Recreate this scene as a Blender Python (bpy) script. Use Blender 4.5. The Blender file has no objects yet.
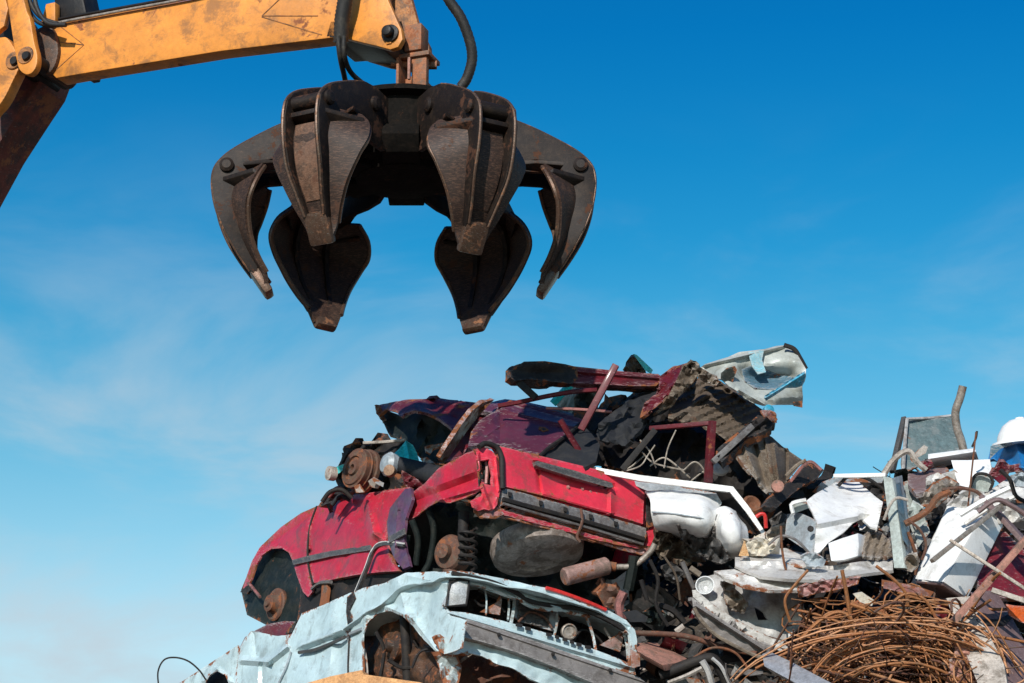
import bpy, bmesh, math, random
import numpy as np
from mathutils import Vector, Matrix, noise
from mathutils.geometry import delaunay_2d_cdt

R = math.radians
scene = bpy.context.scene
COL = scene.collection
random.seed(7)

# ------------------------------------------------------------------ camera
F = 2400.0
PITCH = R(18)
CAMZ = 1.6
cam_d = bpy.data.cameras.new('camera'); cam = bpy.data.objects.new('camera', cam_d); COL.objects.link(cam)
cam.location = (0, 0, CAMZ); cam.rotation_euler = (R(90) + PITCH, 0, 0)
cam_d.sensor_width = 36; cam_d.lens = 36 * F / 1024; cam_d.clip_end = 9000; cam_d.clip_start = .1
scene.camera = cam
FW = Vector((0, math.cos(PITCH), math.sin(PITCH))); UP = Vector((0, -math.sin(PITCH), math.cos(PITCH))); RT = Vector((1, 0, 0))
C0 = Vector((0, 0, CAMZ))
ZU = Vector((0, 0, 1))

def ray(px, py): return FW + RT * ((px - 512) / F) - UP * ((py - 341.5) / F)
def P(px, py, d): return C0 + ray(px, py) * d

def plane_w(A, n):
    k = (A - C0).dot(n)
    return lambda px, py: k / ray(px, py).dot(n)
def PLN(a, b, c):
    A, B, Cc = P(*a), P(*b), P(*c)
    return plane_w(A, (B - A).cross(Cc - A).normalized())
def VPL(a, b, lean=0.0):
    """upright plane through two measured points; lean tips its top away (radians)"""
    A, B = P(*a), P(*b)
    h = (B - A).normalized()
    n = h.cross(ZU).normalized()
    if n.dot(C0 - A) < 0: n = -n
    up = h.cross(n).normalized()
    if up.z < 0: up = -up
    n = n * math.cos(lean) + up * math.sin(lean)
    return plane_w(A, n)
def soft(pts):
    """smooth surface through measured points"""
    M = np.array([[p[0], p[1], 1.0] for p in pts]); z = np.array([p[2] for p in pts], float)
    if len(pts) < 3:
        sol = np.array([0, 0, z.mean()])
    else:
        sol, *_ = np.linalg.lstsq(M, z, rcond=None)
    res = z - M @ sol
    def f(px, py):
        w = [1.0 / ((px - p[0]) ** 2 + (py - p[1]) ** 2 + 40.0) ** 1.2 for p in pts]
        s = sum(w)
        return float(sol[0] * px + sol[1] * py + sol[2] + sum(a * b for a, b in zip(w, res)) / s)
    return f
def asdepth(d):
    if callable(d): return d
    if isinstance(d, (int, float)): return lambda px, py: d
    if len(d) == 3: return PLN(*d)
    return soft(d)

# ------------------------------------------------------------------ objects
def link(name, me, mat, parent=None):
    o = bpy.data.objects.new(name, me); COL.objects.link(o)
    if mat:
        for m in (mat if isinstance(mat, (list, tuple)) else [mat]): me.materials.append(m)
    if parent: o.parent = parent
    return o
def mesh(name, verts, faces, mat, parent=None, smooth=True, angle=35, mats=None):
    me = bpy.data.meshes.new(name)
    me.from_pydata([tuple(v) for v in verts], [], faces)
    me.validate(); me.update()
    if mats:
        for p, i in zip(me.polygons, mats): p.material_index = i
    if smooth:
        me.polygons.foreach_set('use_smooth', [True] * len(me.polygons))
        me.set_sharp_from_angle(angle=R(angle))
    return link(name, me, mat, parent)
def thing(name, label, cat, group=None):
    o = bpy.data.objects.new(name, None); COL.objects.link(o)
    o.empty_display_size = .2
    return tag(o, label, cat, group)
def tag(o, label, cat, group=None, kind=None):
    o['label'] = label; o['category'] = cat
    if group: o['group'] = group
    if kind: o['kind'] = kind
    return o

def inside(x, y, poly):
    c = False; n = len(poly)
    for i in range(n):
        x0, y0 = poly[i][:2]; x1, y1 = poly[i - 1][:2]
        if (y0 > y) != (y1 > y) and x < (x1 - x0) * (y - y0) / (y1 - y0) + x0: c = not c
    return c
def segdist(x, y, x0, y0, x1, y1):
    dx, dy = x1 - x0, y1 - y0; l = dx * dx + dy * dy or 1e-9
    t = max(0, min(1, ((x - x0) * dx + (y - y0) * dy) / l))
    return math.hypot(x - x0 - t * dx, y - y0 - t * dy)

def panel(name, outline, depth, mat, parent=None, thick=.006, step=5, amp=.008, scale=30, crease=0.0, holes=(),
          bumps=(), folds=(), waves=(), rag=0.0, seed=0, angle=30):
    """a sheet of metal: outline measured in the photo, laid on its own surface in space, dented, with real thickness"""
    df = asdepth(depth); rnd = random.Random(seed * 31 + len(outline) * 7 + int(outline[0][0] * 3))
    co, ed = [], []
    for li, loop in enumerate([outline] + list(holes)):
        st = len(co); n = len(loop)
        for i in range(n):
            a, b = loop[i], loop[(i + 1) % n]
            L = math.hypot(b[0] - a[0], b[1] - a[1]); k = max(1, int(round(L / step)))
            for j in range(k):
                t = j / k; x = a[0] + (b[0] - a[0]) * t; y = a[1] + (b[1] - a[1]) * t
                if rag and j: x += rnd.uniform(-rag, rag); y += rnd.uniform(-rag, rag)
                co.append(Vector((x, y)))
        m = len(co) - st
        ed += [(st + i, st + (i + 1) % m) for i in range(m)]
    xs = [p[0] for p in outline]; ys = [p[1] for p in outline]
    lines = []
    for (x0, y0, x1, y1, w, a) in folds:
        L = math.hypot(x1 - x0, y1 - y0) or 1; nx, ny = -(y1 - y0) / L, (x1 - x0) / L
        k = max(2, int(L / (step * .8)))
        for o in (-w, 0, w):
            for j in range(k + 1):
                qx, qy = x0 + (x1 - x0) * j / k + nx * o, y0 + (y1 - y0) * j / k + ny * o
                if inside(qx, qy, outline) and not any(inside(qx, qy, h) for h in holes) and min(segdist(qx, qy, co[e0].x, co[e0].y, co[e1].x, co[e1].y) for e0, e1 in ed) > .25:
                    lines.append(Vector((qx, qy)))
    y = min(ys) + step * .5; row = 0
    while y < max(ys):
        x = min(xs) + step * (.5 if row % 2 else 1.0)
        while x < max(xs):
            qx, qy = x + rnd.uniform(-.2, .2) * step, y + rnd.uniform(-.2, .2) * step
            if inside(qx, qy, outline) and not any(inside(qx, qy, h) for h in holes) and not any(abs(l.x - qx) < step * .55 and abs(l.y - qy) < step * .55 for l in lines):
                dm = min(segdist(qx, qy, co[a].x, co[a].y, co[b].x, co[b].y) for a, b in ed) if len(ed) < 400 else 9
                if dm > step * .35: co.append(Vector((qx, qy)))
            x += step
        y += step * .87; row += 1
    co += lines
    V, E, T, *_ = delaunay_2d_cdt(co, ed, [], 0, 1e-4)
    tris = []
    for f in T:
        cx = sum(V[i].x for i in f) / 3; cy = sum(V[i].y for i in f) / 3
        if inside(cx, cy, outline) and not any(inside(cx, cy, h) for h in holes): tris.append(list(f))
    pts = []; off = Vector((seed * 3.7, seed * 1.3, .5))
    for v in V:
        x, y = v.x, v.y; d = df(x, y)
        if amp:
            d += amp * noise.noise(Vector((x / scale, y / scale, 0)) + off) * 1.4 + amp * .4 * noise.noise(Vector((x / scale * 3, y / scale * 3, 3)) + off)
        if crease:
            q = Vector((x / scale * 1.1, y / scale * 1.1, 7)) + off
            d += crease * (abs(noise.noise(q)) * 2 - .5) + crease * .5 * abs(noise.noise(q * 2.3))
        for (bx, by, rx, ry, a) in bumps: d -= a * math.exp(-((x - bx) / rx) ** 2 - ((y - by) / ry) ** 2)
        for (x0, y0, x1, y1, w, a) in folds: d -= a * max(0, 1 - segdist(x, y, x0, y0, x1, y1) / w)
        for (ang, wl, a) in waves:
            q = (x * math.cos(ang) + y * math.sin(ang)) / wl
            d -= a * max(-.6, min(.6, math.sin(q * 2 * math.pi)))
        pts.append(P(x, y, d))
    # orient to the camera
    fs = []
    for f in tris:
        a, b, c = (pts[i] for i in f)
        if (b - a).cross(c - a).dot(C0 - a) < 0: f = f[::-1]
        fs.append(f)
    nrm = [Vector() for _ in pts]
    for f in fs:
        a, b, c = (pts[i] for i in f); n = (b - a).cross(c - a)
        for i in f: nrm[i] += n
    N = len(pts)
    back = [p - (n.normalized() if n.length else FW * -1) * thick for p, n in zip(pts, nrm)]
    faces = list(fs) + [[i + N for i in f[::-1]] for f in fs]
    cnt = {}
    for f in fs:
        for i in range(3):
            e = (f[i], f[(i + 1) % 3]); cnt[e] = 1
    for (a, b) in cnt:
        if (b, a) not in cnt: faces.append([b, a, a + N, b + N])
    o = mesh(name, pts + back, faces, mat, parent, angle=angle)
    A = np.array([(co[a].x, co[a].y) for a, b in ed]); B = np.array([(co[b].x, co[b].y) for a, b in ed]); Q = np.array([(v.x, v.y) for v in V])
    D = B - A; L = (D ** 2).sum(1) + 1e-9
    t = np.clip(((Q[:, None] - A[None]) * D[None]).sum(2) / L, 0, 1)
    dist = np.sqrt((((Q[:, None] - A[None]) - t[..., None] * D[None]) ** 2).sum(2)).min(1)
    e = np.exp(-dist / 2.2)
    fw = np.zeros(len(Q))
    for (x0, y0, x1, y1, w, a) in folds:
        fw = np.maximum(fw, [.45 * math.exp(-segdist(q[0], q[1], x0, y0, x1, y1) / 1.5) if a > 0 else 0 for q in Q])
    e = np.maximum(e, fw)
    if len(o.data.vertices) == 2 * len(e):
        at = o.data.attributes.new('edge', 'FLOAT', 'POINT'); at.data.foreach_set('value', np.concatenate([e, e]).astype(np.float32))
    return o

def prism_w(name, pts, vec, mat, parent=None, bevel=.004):
    """solid from a world-space outline pushed along a world vector"""
    bm = bmesh.new()
    a = [bm.verts.new(p) for p in pts]; b = [bm.verts.new(Vector(p) + Vector(vec)) for p in pts]
    n = len(a)
    bm.faces.new(a); bm.faces.new(b[::-1])
    for i in range(n): bm.faces.new((a[i - 1], a[i], b[i], b[i - 1])[::-1])
    bmesh.ops.recalc_face_normals(bm, faces=bm.faces)
    if bevel:
        bmesh.ops.bevel(bm, geom=list(bm.edges), offset=bevel, segments=2, affect='EDGES', profile=.6)
    bmesh.ops.triangulate(bm, faces=[f for f in bm.faces if len(f.verts) > 4])
    me = bpy.data.meshes.new(name); bm.to_mesh(me); bm.free()
    me.polygons.foreach_set('use_smooth', [True] * len(me.polygons)); me.set_sharp_from_angle(angle=R(38))
    return link(name, me, mat, parent)
def prism(name, outline, depth, vec, mat, parent=None, bevel=.004):
    df = asdepth(depth)
    return prism_w(name, [P(x, y, df(x, y)) for x, y in outline], vec, mat, parent, bevel)

def crom(pts, k):
    pts = [Vector(p) for p in pts]
    if k <= 1 or len(pts) < 3: return pts
    q = [pts[0] * 2 - pts[1]] + pts + [pts[-1] * 2 - pts[-2]]; out = []
    for i in range(1, len(q) - 2):
        for j in range(k):
            t = j / k; a, b, c, d = q[i - 1], q[i], q[i + 1], q[i + 2]
            out.append(.5 * ((2 * b) + (c - a) * t + (2 * a - 5 * b + 4 * c - d) * t * t + (3 * b - a - 3 * c + d) * t ** 3))
    out.append(pts[-1]); return out
def rounded(pts, k=4):
    q = [Vector((p[0], p[1], 0)) for p in pts]; n = len(q); out = []
    for i in range(n):
        a, b, c, d = q[i - 1], q[i], q[(i + 1) % n], q[(i + 2) % n]
        for j in range(k):
            t = j / k
            v = .5 * ((2 * b) + (c - a) * t + (2 * a - 5 * b + 4 * c - d) * t * t + (3 * b - a - 3 * c + d) * t ** 3)
            out.append((v.x, v.y))
    return out
def tube_data(path, r, seg, V, Fc, ribbed=0):
    n = len(path); st = len(V)
    T = (path[1] - path[0]).normalized(); nv = T.orthogonal().normalized()
    for i, p in enumerate(path):
        t = (path[min(i + 1, n - 1)] - path[max(i - 1, 0)]).normalized()
        nv = (nv - t * nv.dot(t)).normalized(); b = t.cross(nv)
        rr = r[i] if isinstance(r, (list, tuple)) else r
        if ribbed and i % 2: rr *= 1 - ribbed
        for k in range(seg):
            a = 2 * math.pi * k / seg
            V.append(p + nv * math.cos(a) * rr + b * math.sin(a) * rr)
    for i in range(n - 1):
        for k in range(seg):
            k2 = (k + 1) % seg; o = st + i * seg
            Fc.append([o + k, o + k2, o + seg + k2, o + seg + k])
    Fc.append([st + k for k in range(seg)][::-1]); Fc.append([st + (n - 1) * seg + k for k in range(seg)])
def tube(name, pts, r, mat, parent=None, seg=10, k=6, ribbed=0, square=False):
    V, Fc = [], []
    path = crom(pts, k)
    tube_data(path, r, seg, V, Fc, ribbed)
    return mesh(name, V, Fc, mat, parent, angle=50 if seg > 5 else 30)
def bar(name, a, b, w, h, mat, parent=None, upv=ZU, bevel=.003):
    """straight box-section bar between two world points"""
    a, b = Vector(a), Vector(b); t = (b - a).normalized(); s = t.cross(upv).normalized(); u = s.cross(t)
    return prism_w(name, [a - s * w / 2 - u * h / 2, a + s * w / 2 - u * h / 2, a + s * w / 2 + u * h / 2, a - s * w / 2 + u * h / 2], b - a, mat, parent, bevel)
def lathe(name, c, axis, prof, mat, parent=None, seg=32, squash=1.0):
    c = Vector(c); axis = Vector(axis).normalized(); u = axis.orthogonal().normalized(); v = axis.cross(u)
    V, Fc = [], []
    for (r, h) in prof:
        for k in range(seg):
            a = 2 * math.pi * k / seg
            V.append(c + axis * h + (u * math.cos(a) + v * math.sin(a) * squash) * max(r, 1e-4))
    for i in range(len(prof) - 1):
        for k in range(seg):
            k2 = (k + 1) % seg; Fc.append([i * seg + k, i * seg + k2, (i + 1) * seg + k2, (i + 1) * seg + k])
    Fc.append([k for k in range(seg)][::-1]); Fc.append([(len(prof) - 1) * seg + k for k in range(seg)])
    return mesh(name, V, Fc, mat, parent, angle=30)
def sheet3(name, rows, mat, parent=None, thick=.006, k=5, amp=.01, scale=.25, seed=0, angle=40):
    """curved sheet through a grid of world points"""
    g = [crom(r, k) for r in rows]
    cols = [crom([row[j] for row in g], k) for j in range(len(g[0]))]
    nj, ni = len(cols), len(cols[0])
    pts = [cols[j][i] for i in range(ni) for j in range(nj)]
    nr = [Vector() for _ in pts]; q = []
    for i in range(ni - 1):
        for j in range(nj - 1):
            a = i * nj + j; f = [a, a + 1, a + nj + 1, a + nj]; q.append(f)
            n = (pts[f[1]] - pts[f[0]]).cross(pts[f[3]] - pts[f[0]])
            for x in f: nr[x] += n
    nr = [n.normalized() if n.length else ZU for n in nr]
    o = Vector((seed * 5.1, 0, 0))
    pts = [p + n * (amp * (noise.noise(p / scale + o) + .5 * noise.noise(p / scale * 3 + o))) for p, n in zip(pts, nr)]
    N = len(pts); back = [p - n * thick for p, n in zip(pts, nr)]
    Fc = q + [[x + N for x in f[::-1]] for f in q]
    bd = [i for i in range(nj)] + [i * nj + nj - 1 for i in range(1, ni)] + [(ni - 1) * nj + j for j in range(nj - 2, -1, -1)] + [i * nj for i in range(ni - 2, 0, -1)]
    for i in range(len(bd)):
        a, b = bd[i], bd[(i + 1) % len(bd)]; Fc.append([b, a, a + N, b + N])
    return mesh(name, pts + back, Fc, mat, parent, angle=angle)

# ------------------------------------------------------------------ materials
def nd(nt, t, **kw):
    n = nt.nodes.new(t)
    for k, v in kw.items():
        if hasattr(n, k): setattr(n, k, v)
    return n
def mixc(nt, fac, a, b):
    m = nt.nodes.new('ShaderNodeMix'); m.data_type = 'RGBA'
    for s, v in ((0, fac), (6, a), (7, b)):
        if isinstance(v, bpy.types.NodeSocket): nt.links.new(v, m.inputs[s])
        else: m.inputs[s].default_value = v if s == 0 else (*v, 1)
    return m.outputs[2]
def noisen(nt, vec, scale, detail=5, rough=.6, dist=0):
    n = nt.nodes.new('ShaderNodeTexNoise'); n.inputs['Scale'].default_value = scale; n.inputs['Detail'].default_value = detail
    n.inputs['Roughness'].default_value = rough; n.inputs['Distortion'].default_value = dist
    nt.links.new(vec, n.inputs['Vector']); return n.outputs['Fac']
def ramp(nt, v, lo, hi):
    m = nt.nodes.new('ShaderNodeMapRange'); nt.links.new(v, m.inputs[0]); m.inputs[1].default_value = lo; m.inputs[2].default_value = hi
    m.interpolation_type = 'SMOOTHSTEP'; return m.outputs[0]
def mul(nt, a, b):
    m = nt.nodes.new('ShaderNodeMath'); m.operation = 'MULTIPLY'; nt.links.new(a, m.inputs[0])
    if isinstance(b, bpy.types.NodeSocket): nt.links.new(b, m.inputs[1])
    else: m.inputs[1].default_value = b
    return m.outputs[0]
MATS = {}
def paint(name, col, rough=.4, rust=.2, dirt=.3, metal=0.0, coat=.0, scale=3.0, var=.12, bump=.15,
          rustcol=(.16, .055, .022), dirtcol=(.11, .085, .06), scratch=.25, scratchcol=(.5, .48, .46), grime=1.0, spec=.5):
    if name in MATS: return MATS[name]
    m = bpy.data.materials.new(name); m.use_nodes = True; nt = m.node_tree; b = nt.nodes['Principled BSDF']
    tc = nt.nodes.new('ShaderNodeTexCoord').outputs['Object']
    c = mixc(nt, ramp(nt, noisen(nt, tc, scale * .8, 3), .35, .65), tuple(x * (1 - var) for x in col), tuple(min(1, x * (1 + var)) for x in col))
    ea = nt.nodes.new('ShaderNodeAttribute'); ea.attribute_name = 'edge'; ea = ea.outputs['Fac']
    def plus(v, k):
        m_ = nt.nodes.new('ShaderNodeMath'); m_.operation = 'MULTIPLY_ADD'; nt.links.new(ea, m_.inputs[0]); m_.inputs[1].default_value = k; nt.links.new(v, m_.inputs[2]); return m_.outputs[0]
    g_ = nt.nodes.new('ShaderNodeMix'); g_.data_type = 'RGBA'; g_.blend_type = 'MULTIPLY'; g_.inputs[0].default_value = grime
    nt.links.new(c, g_.inputs[6]); nt.links.new(mixc(nt, ramp(nt, noisen(nt, tc, scale * 9, 10, .8, .2), .32, .68), (.62, .60, .58), (1.15, 1.14, 1.13)), g_.inputs[7]); c = g_.outputs[2]
    dmask = mul(nt, ramp(nt, noisen(nt, tc, scale * 2.2, 9, .72, .4), .56 - .26 * dirt, .72 - .2 * dirt), min(1.0, .5 + dirt * .6)) if dirt else None
    if dmask: c = mixc(nt, dmask, c, dirtcol)
    if scratch:
        mp = nt.nodes.new('ShaderNodeMapping'); mp.inputs['Scale'].default_value = (2, 3, 16); mp.inputs['Rotation'].default_value = (.4, .7, .3); nt.links.new(tc, mp.inputs[0])
        s = ramp(nt, plus(noisen(nt, mp.outputs[0], scale * 3, 6, .75), .14), .62 - .08 * scratch, .68 - .08 * scratch)
        c = mixc(nt, mul(nt, s, .55), c, scratchcol)
    if rust:
        r1 = ramp(nt, plus(noisen(nt, tc, scale * 1.5, 10, .74, .3), .13 if rust > .02 else 0), .645 - .26 * rust, .70 - .26 * rust)
        rc = mixc(nt, noisen(nt, tc, scale * 14, 4), rustcol, tuple(min(1, x * 2.1) for x in rustcol))
        c = mixc(nt, r1, c, rc)
        rr = nt.nodes.new('ShaderNodeMapRange'); nt.links.new(r1, rr.inputs[0]); rr.inputs[3].default_value = rough; rr.inputs[4].default_value = .9
        nt.links.new(rr.outputs[0], b.inputs['Roughness'])
        if metal:
            mm = nt.nodes.new('ShaderNodeMapRange'); nt.links.new(r1, mm.inputs[0]); mm.inputs[3].default_value = metal; mm.inputs[4].default_value = 0
            nt.links.new(mm.outputs[0], b.inputs['Metallic'])
    else:
        b.inputs['Roughness'].default_value = rough; b.inputs['Metallic'].default_value = metal
    nt.links.new(c, b.inputs['Base Color'])
    b.inputs['Coat Weight'].default_value = coat; b.inputs['Coat Roughness'].default_value = .12
    b.inputs['Specular IOR Level'].default_value = spec
    if bump:
        bp = nt.nodes.new('ShaderNodeBump'); bp.inputs['Strength'].default_value = bump; bp.inputs['Distance'].default_value = .02
        nt.links.new(noisen(nt, tc, scale * 6, 9, .7), bp.inputs['Height']); nt.links.new(bp.outputs[0], b.inputs['Normal'])
    MATS[name] = m; return m

M = {
 'orange': paint('orange_paint', (.70, .255, .033), .48, .2, .34, grime=.4, scale=2.6, var=.14, scratch=.3, dirtcol=(.2, .09, .03), scratchcol=(.30, .15, .05)),
 'orange_dirty': paint('grimy_orange_paint', (.42, .17, .045), .6, .42, .6, scale=4, dirtcol=(.06, .035, .02)),
 'knuckle': paint('greasy_brown_casting', (.10, .045, .02), .6, .4, .6, scale=6, dirtcol=(.03, .02, .015)),
 'black_grease': paint('black_grease', (.012, .011, .011), .5, 0, .3, scale=5, dirtcol=(.03, .022, .016), scratch=0, spec=.3),
 'boom_red': paint('dark_rust_red', (.17, .035, .02), .7, .4, .5, scale=3, dirtcol=(.03, .02, .018), scratch=.1),
 'grab': paint('worn_dark_steel', (.014, .009, .007), .6, .38, .4, metal=.2, scale=4.4, rustcol=(.05, .02, .010), dirtcol=(.035, .022, .014), scratch=.4, scratchcol=(.12, .065, .04), bump=.1, grime=.4, spec=.35),
 'grab_in': paint('scraped_brown_steel', (.028, .014, .009), .62, .35, .4, grime=.4, metal=.1, scale=5, rustcol=(.05, .022, .012), dirtcol=(.03, .018, .012), scratch=1.2, scratchcol=(.19, .10, .062), bump=.05),
 'grab_lit': paint('sunlit_brown_steel', (.17, .085, .05), .5, .3, .4, grime=.8, metal=.1, scale=6, rustcol=(.07, .03, .016), dirtcol=(.04, .025, .017), scratch=1, scratchcol=(.3, .19, .13), bump=.1),  # sunlit tone put into the steel colour, for the front-left channel only
 'grab_dark': paint('greasy_black_steel', (.008, .007, .006), .85, .2, .3, scale=5, rustcol=(.03, .014, .008), dirtcol=(.018, .013, .01), scratch=.2, scratchcol=(.06, .04, .03), bump=.2, spec=.1),
 'grab_edge': paint('scraped_steel', (.13, .075, .05), .45, .35, .3, metal=.5, scale=7, rustcol=(.15, .065, .03), scratch=.3),
 'rubber': paint('black_rubber', (.018, .017, .016), .6, 0, .3, scale=8, scratch=0, dirtcol=(.06, .05, .035)),
 'hanger': paint('rust_brown_steel', (.34, .12, .045), .7, .5, .5, scale=7, scratch=.3),
 'red': paint('lit_red_car_paint', (.68, .036, .065), .36, .05, .24, coat=.2, grime=.35, spec=.4, scale=4, var=.1, bump=.05, dirtcol=(.22, .07, .06), scratch=.2, scratchcol=(.6, .2, .22)),  # lit copy of the car's red, brightened for the sunlit tail
 'red_shaded': paint('shaded_red_car_paint', (.52, .021, .045), .40, .07, .28, coat=.1, grime=.5, spec=.35, scale=3.5, bump=.08, dirtcol=(.14, .06, .055), scratch=.25, scratchcol=(.5, .3, .28)),  # shaded copy of the same red, darkened for the car's flank
 'violet': paint('violet_pillar_tone', (.13, .06, .11), .4, .02, .3, scratch=0, coat=.2, scale=4, bump=.08),  # violet tone of the crumpled pillar
 'maroon': paint('maroon_car_paint', (.12, .010, .017), .5, .08, .34, coat=.06, spec=.3, scale=3, bump=.06, dirtcol=(.07, .03, .035), scratchcol=(.4, .25, .25)),
 'plum': paint('plum_car_paint', (.105, .022, .040), .42, .03, .2, coat=.15, grime=.4, spec=.4, scale=3, bump=.05, dirtcol=(.07, .04, .05), scratch=.1),
 'pinkish': paint('pink_primer', (.38, .15, .135), .5, .25, .5, scale=7, dirtcol=(.1, .06, .05)),
 'lightblue': paint('pale_blue_paint', (.50, .64, .665), .4, .055, .24, coat=.15, grime=.35, scale=4, var=.12, bump=.1, dirtcol=(.24, .28, .27), scratch=.25, scratchcol=(.75, .8, .8)),
 'blue_rusty': paint('rusted_pale_blue', (.42, .52, .54), .5, .5, .5, scale=5),
 'rust': paint('rust', (.19, .07, .03), .85, .45, .4, scale=7, scratch=.1),
 'rustbrown': paint('brown_rust', (.13, .055, .035), .85, .4, .4, scale=6, scratch=.1),
 'brake': paint('rusty_brake_iron', (.13, .058, .036), .7, .4, .4, scale=9, scratch=.3, scratchcol=(.3, .2, .16)),
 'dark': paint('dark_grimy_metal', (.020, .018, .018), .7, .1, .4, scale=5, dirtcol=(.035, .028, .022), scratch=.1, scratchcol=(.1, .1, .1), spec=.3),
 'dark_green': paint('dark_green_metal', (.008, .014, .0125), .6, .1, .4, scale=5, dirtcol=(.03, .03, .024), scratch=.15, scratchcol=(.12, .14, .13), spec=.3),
 'navy': paint('navy_cloth', (.012, .014, .018), .75, 0, .4, scale=5, dirtcol=(.03, .028, .026), scratch=0),
 'trim': paint('dark_grey_trim', (.06, .06, .06), .5, 0, .35, scale=6, scratch=.3, dirtcol=(.11, .09, .08), scratchcol=(.25, .22, .2)),
 'greymetal': paint('grey_beam_metal', (.20, .19, .185), .5, .12, .4, metal=.2, scale=5, dirtcol=(.09, .07, .06)),
 'bumper': paint('grey_bumper', (.22, .20, .19), .5, .0, .3, scale=4, scratch=.2, grime=.4, dirtcol=(.08, .065, .055)),
 'tank': paint('dusty_tank_steel', (.36, .30, .26), .6, .22, .6, scale=4.5, dirtcol=(.1, .07, .05), scratch=.3),
 'muffler': paint('pinkish_rust_muffler', (.34, .2, .17), .65, .3, .4, scale=6),
 'pipe': paint('grey_pipe', (.34, .3, .26), .5, .3, .4, metal=.3, scale=8),
 'tan': paint('tan_dirty_underside', (.105, .078, .055), .7, .12, .3, rustcol=(.07, .036, .02), scale=5, dirtcol=(.065, .045, .03), scratch=.4, scratchcol=(.34, .28, .21), bump=.15),
 'tan_light': paint('light_tan_sheet', (.23, .185, .14), .65, .08, .35, rustcol=(.09, .045, .025), scale=5, dirtcol=(.08, .058, .04), scratch=.3, bump=.15),
 'whiteteal': paint('dirty_white_sheet', (.42, .45, .42), .4, .015, .4, grime=.5, scale=3, dirtcol=(.24, .24, .2), scratch=.2, bump=.1),
 'teal': paint('teal_plastic', (.03, .62, .62), .4, 0, .15, scale=5, scratch=.15, scratchcol=(.3, .7, .7), bump=.05, dirtcol=(.04, .25, .27)),
 'blueplastic': paint('blue_plastic', (.01, .17, .46), .35, 0, .12, scale=5, scratch=.1, scratchcol=(.2, .5, .8), bump=.05, dirtcol=(.01, .09, .24)),
 'bluestain': paint('blue_painted_sheet', (.03, .34, .52), .45, 0, .3, scale=5, scratch=.2, dirtcol=(.05, .15, .2)),
 'white': paint('white_enamel', (.84, .84, .82), .35, .015, .2, grime=.25, coat=.2, scale=3, var=.04, bump=.05, dirtcol=(.42, .39, .35), scratch=.15, scratchcol=(.4, .36, .32)),
 'white_dull': paint('weathered_white', (.70, .69, .66), .5, .03, .35, grime=.6, scale=4, var=.06, bump=.1, dirtcol=(.3, .26, .22), scratch=.3, scratchcol=(.3, .25, .2)),
 'cream': paint('cream_foam', (.68, .62, .5), .8, .05, .25, scale=5, bump=.3, dirtcol=(.4, .3, .2)),
 'silver': paint('crumpled_silver', (.56, .55, .53), .4, .02, .36, grime=.6, metal=.12, scale=4, bump=.2, dirtcol=(.2, .17, .14), scratch=.4),
 'greyblue': paint('grey_blue_enamel', (.36, .42, .46), .45, .05, .3, scale=3, bump=.08, dirtcol=(.2, .2, .2)),
 'tray': paint('grey_green_sheet', (.13, .19, .195), .5, .05, .38, scale=3.5, bump=.1, dirtcol=(.2, .22, .21), scratch=.25),
 'palegreen': paint('pale_green_grey', (.44, .50, .47), .5, .05, .35, scale=4, bump=.1, dirtcol=(.24, .25, .22)),
 'steelblue': paint('steel_blue_face', (.10, .2, .27), .4, .04, .3, scale=4, bump=.05),
 'aluminium': paint('aluminium', (.62, .64, .66), .35, 0, .25, metal=.6, scale=4, bump=.08, dirtcol=(.35, .35, .34)),
 'mauve': paint('mauve_grey_panel', (.19, .125, .125), .6, .12, .4, scale=4, bump=.1, dirtcol=(.14, .08, .07)),
 'palebeige': paint('pale_beige_strip', (.48, .43, .38), .7, .18, .4, scale=6, bump=.15),
 'wood': paint('weathered_wood', (.36, .22, .14), .8, 0, .5, scale=7, bump=.4, dirtcol=(.16, .09, .055), scratch=.5, scratchcol=(.55, .4, .3)),
 'plank': paint('orange_plank', (.72, .38, .16), .8, .06, .35, scale=7, bump=.5, dirtcol=(.3, .13, .05), scratch=.5, scratchcol=(.8, .55, .3)),
 'pinkrust': paint('pink_rust_bar', (.42, .2, .15), .75, .25, .4, scale=8),
 'darkred': paint('deep_red_panel', (.15, .01, .018), .45, .05, .3, coat=.2, scale=4, dirtcol=(.06, .02, .02)),
 'brightred': paint('bright_red', (.65, .03, .025), .4, 0, .15, scale=5, scratch=.1),
 'orangebit': paint('bright_orange_plastic', (.75, .13, .02), .5, 0, .2, scale=5, scratch=.1),
 'copper_bright': paint('fresh_rust_wire', (.55, .27, .13), .55, .15, .2, metal=.2, scale=9),
 'copper': paint('rusty_wire', (.36, .145, .05), .6, .35, .3, metal=.25, scale=9, scratch=.2, scratchcol=(.55, .32, .18), rustcol=(.17, .06, .025)),
 'twig': paint('frayed_cable', (.42, .37, .31), .7, .1, .4, scale=9),
 'lamp': paint('hazy_lamp_glass', (.62, .64, .64), .18, 0, .3, coat=.8, scale=12, bump=.35, dirtcol=(.3, .3, .29), scratch=.3),
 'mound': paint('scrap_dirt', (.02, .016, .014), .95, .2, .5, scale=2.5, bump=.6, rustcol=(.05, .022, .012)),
 'ground': paint('yard_dirt', (.17, .14, .11), .95, 0, .5, scale=.4, bump=.4, dirtcol=(.09, .07, .055), scratch=0),
}
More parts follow.
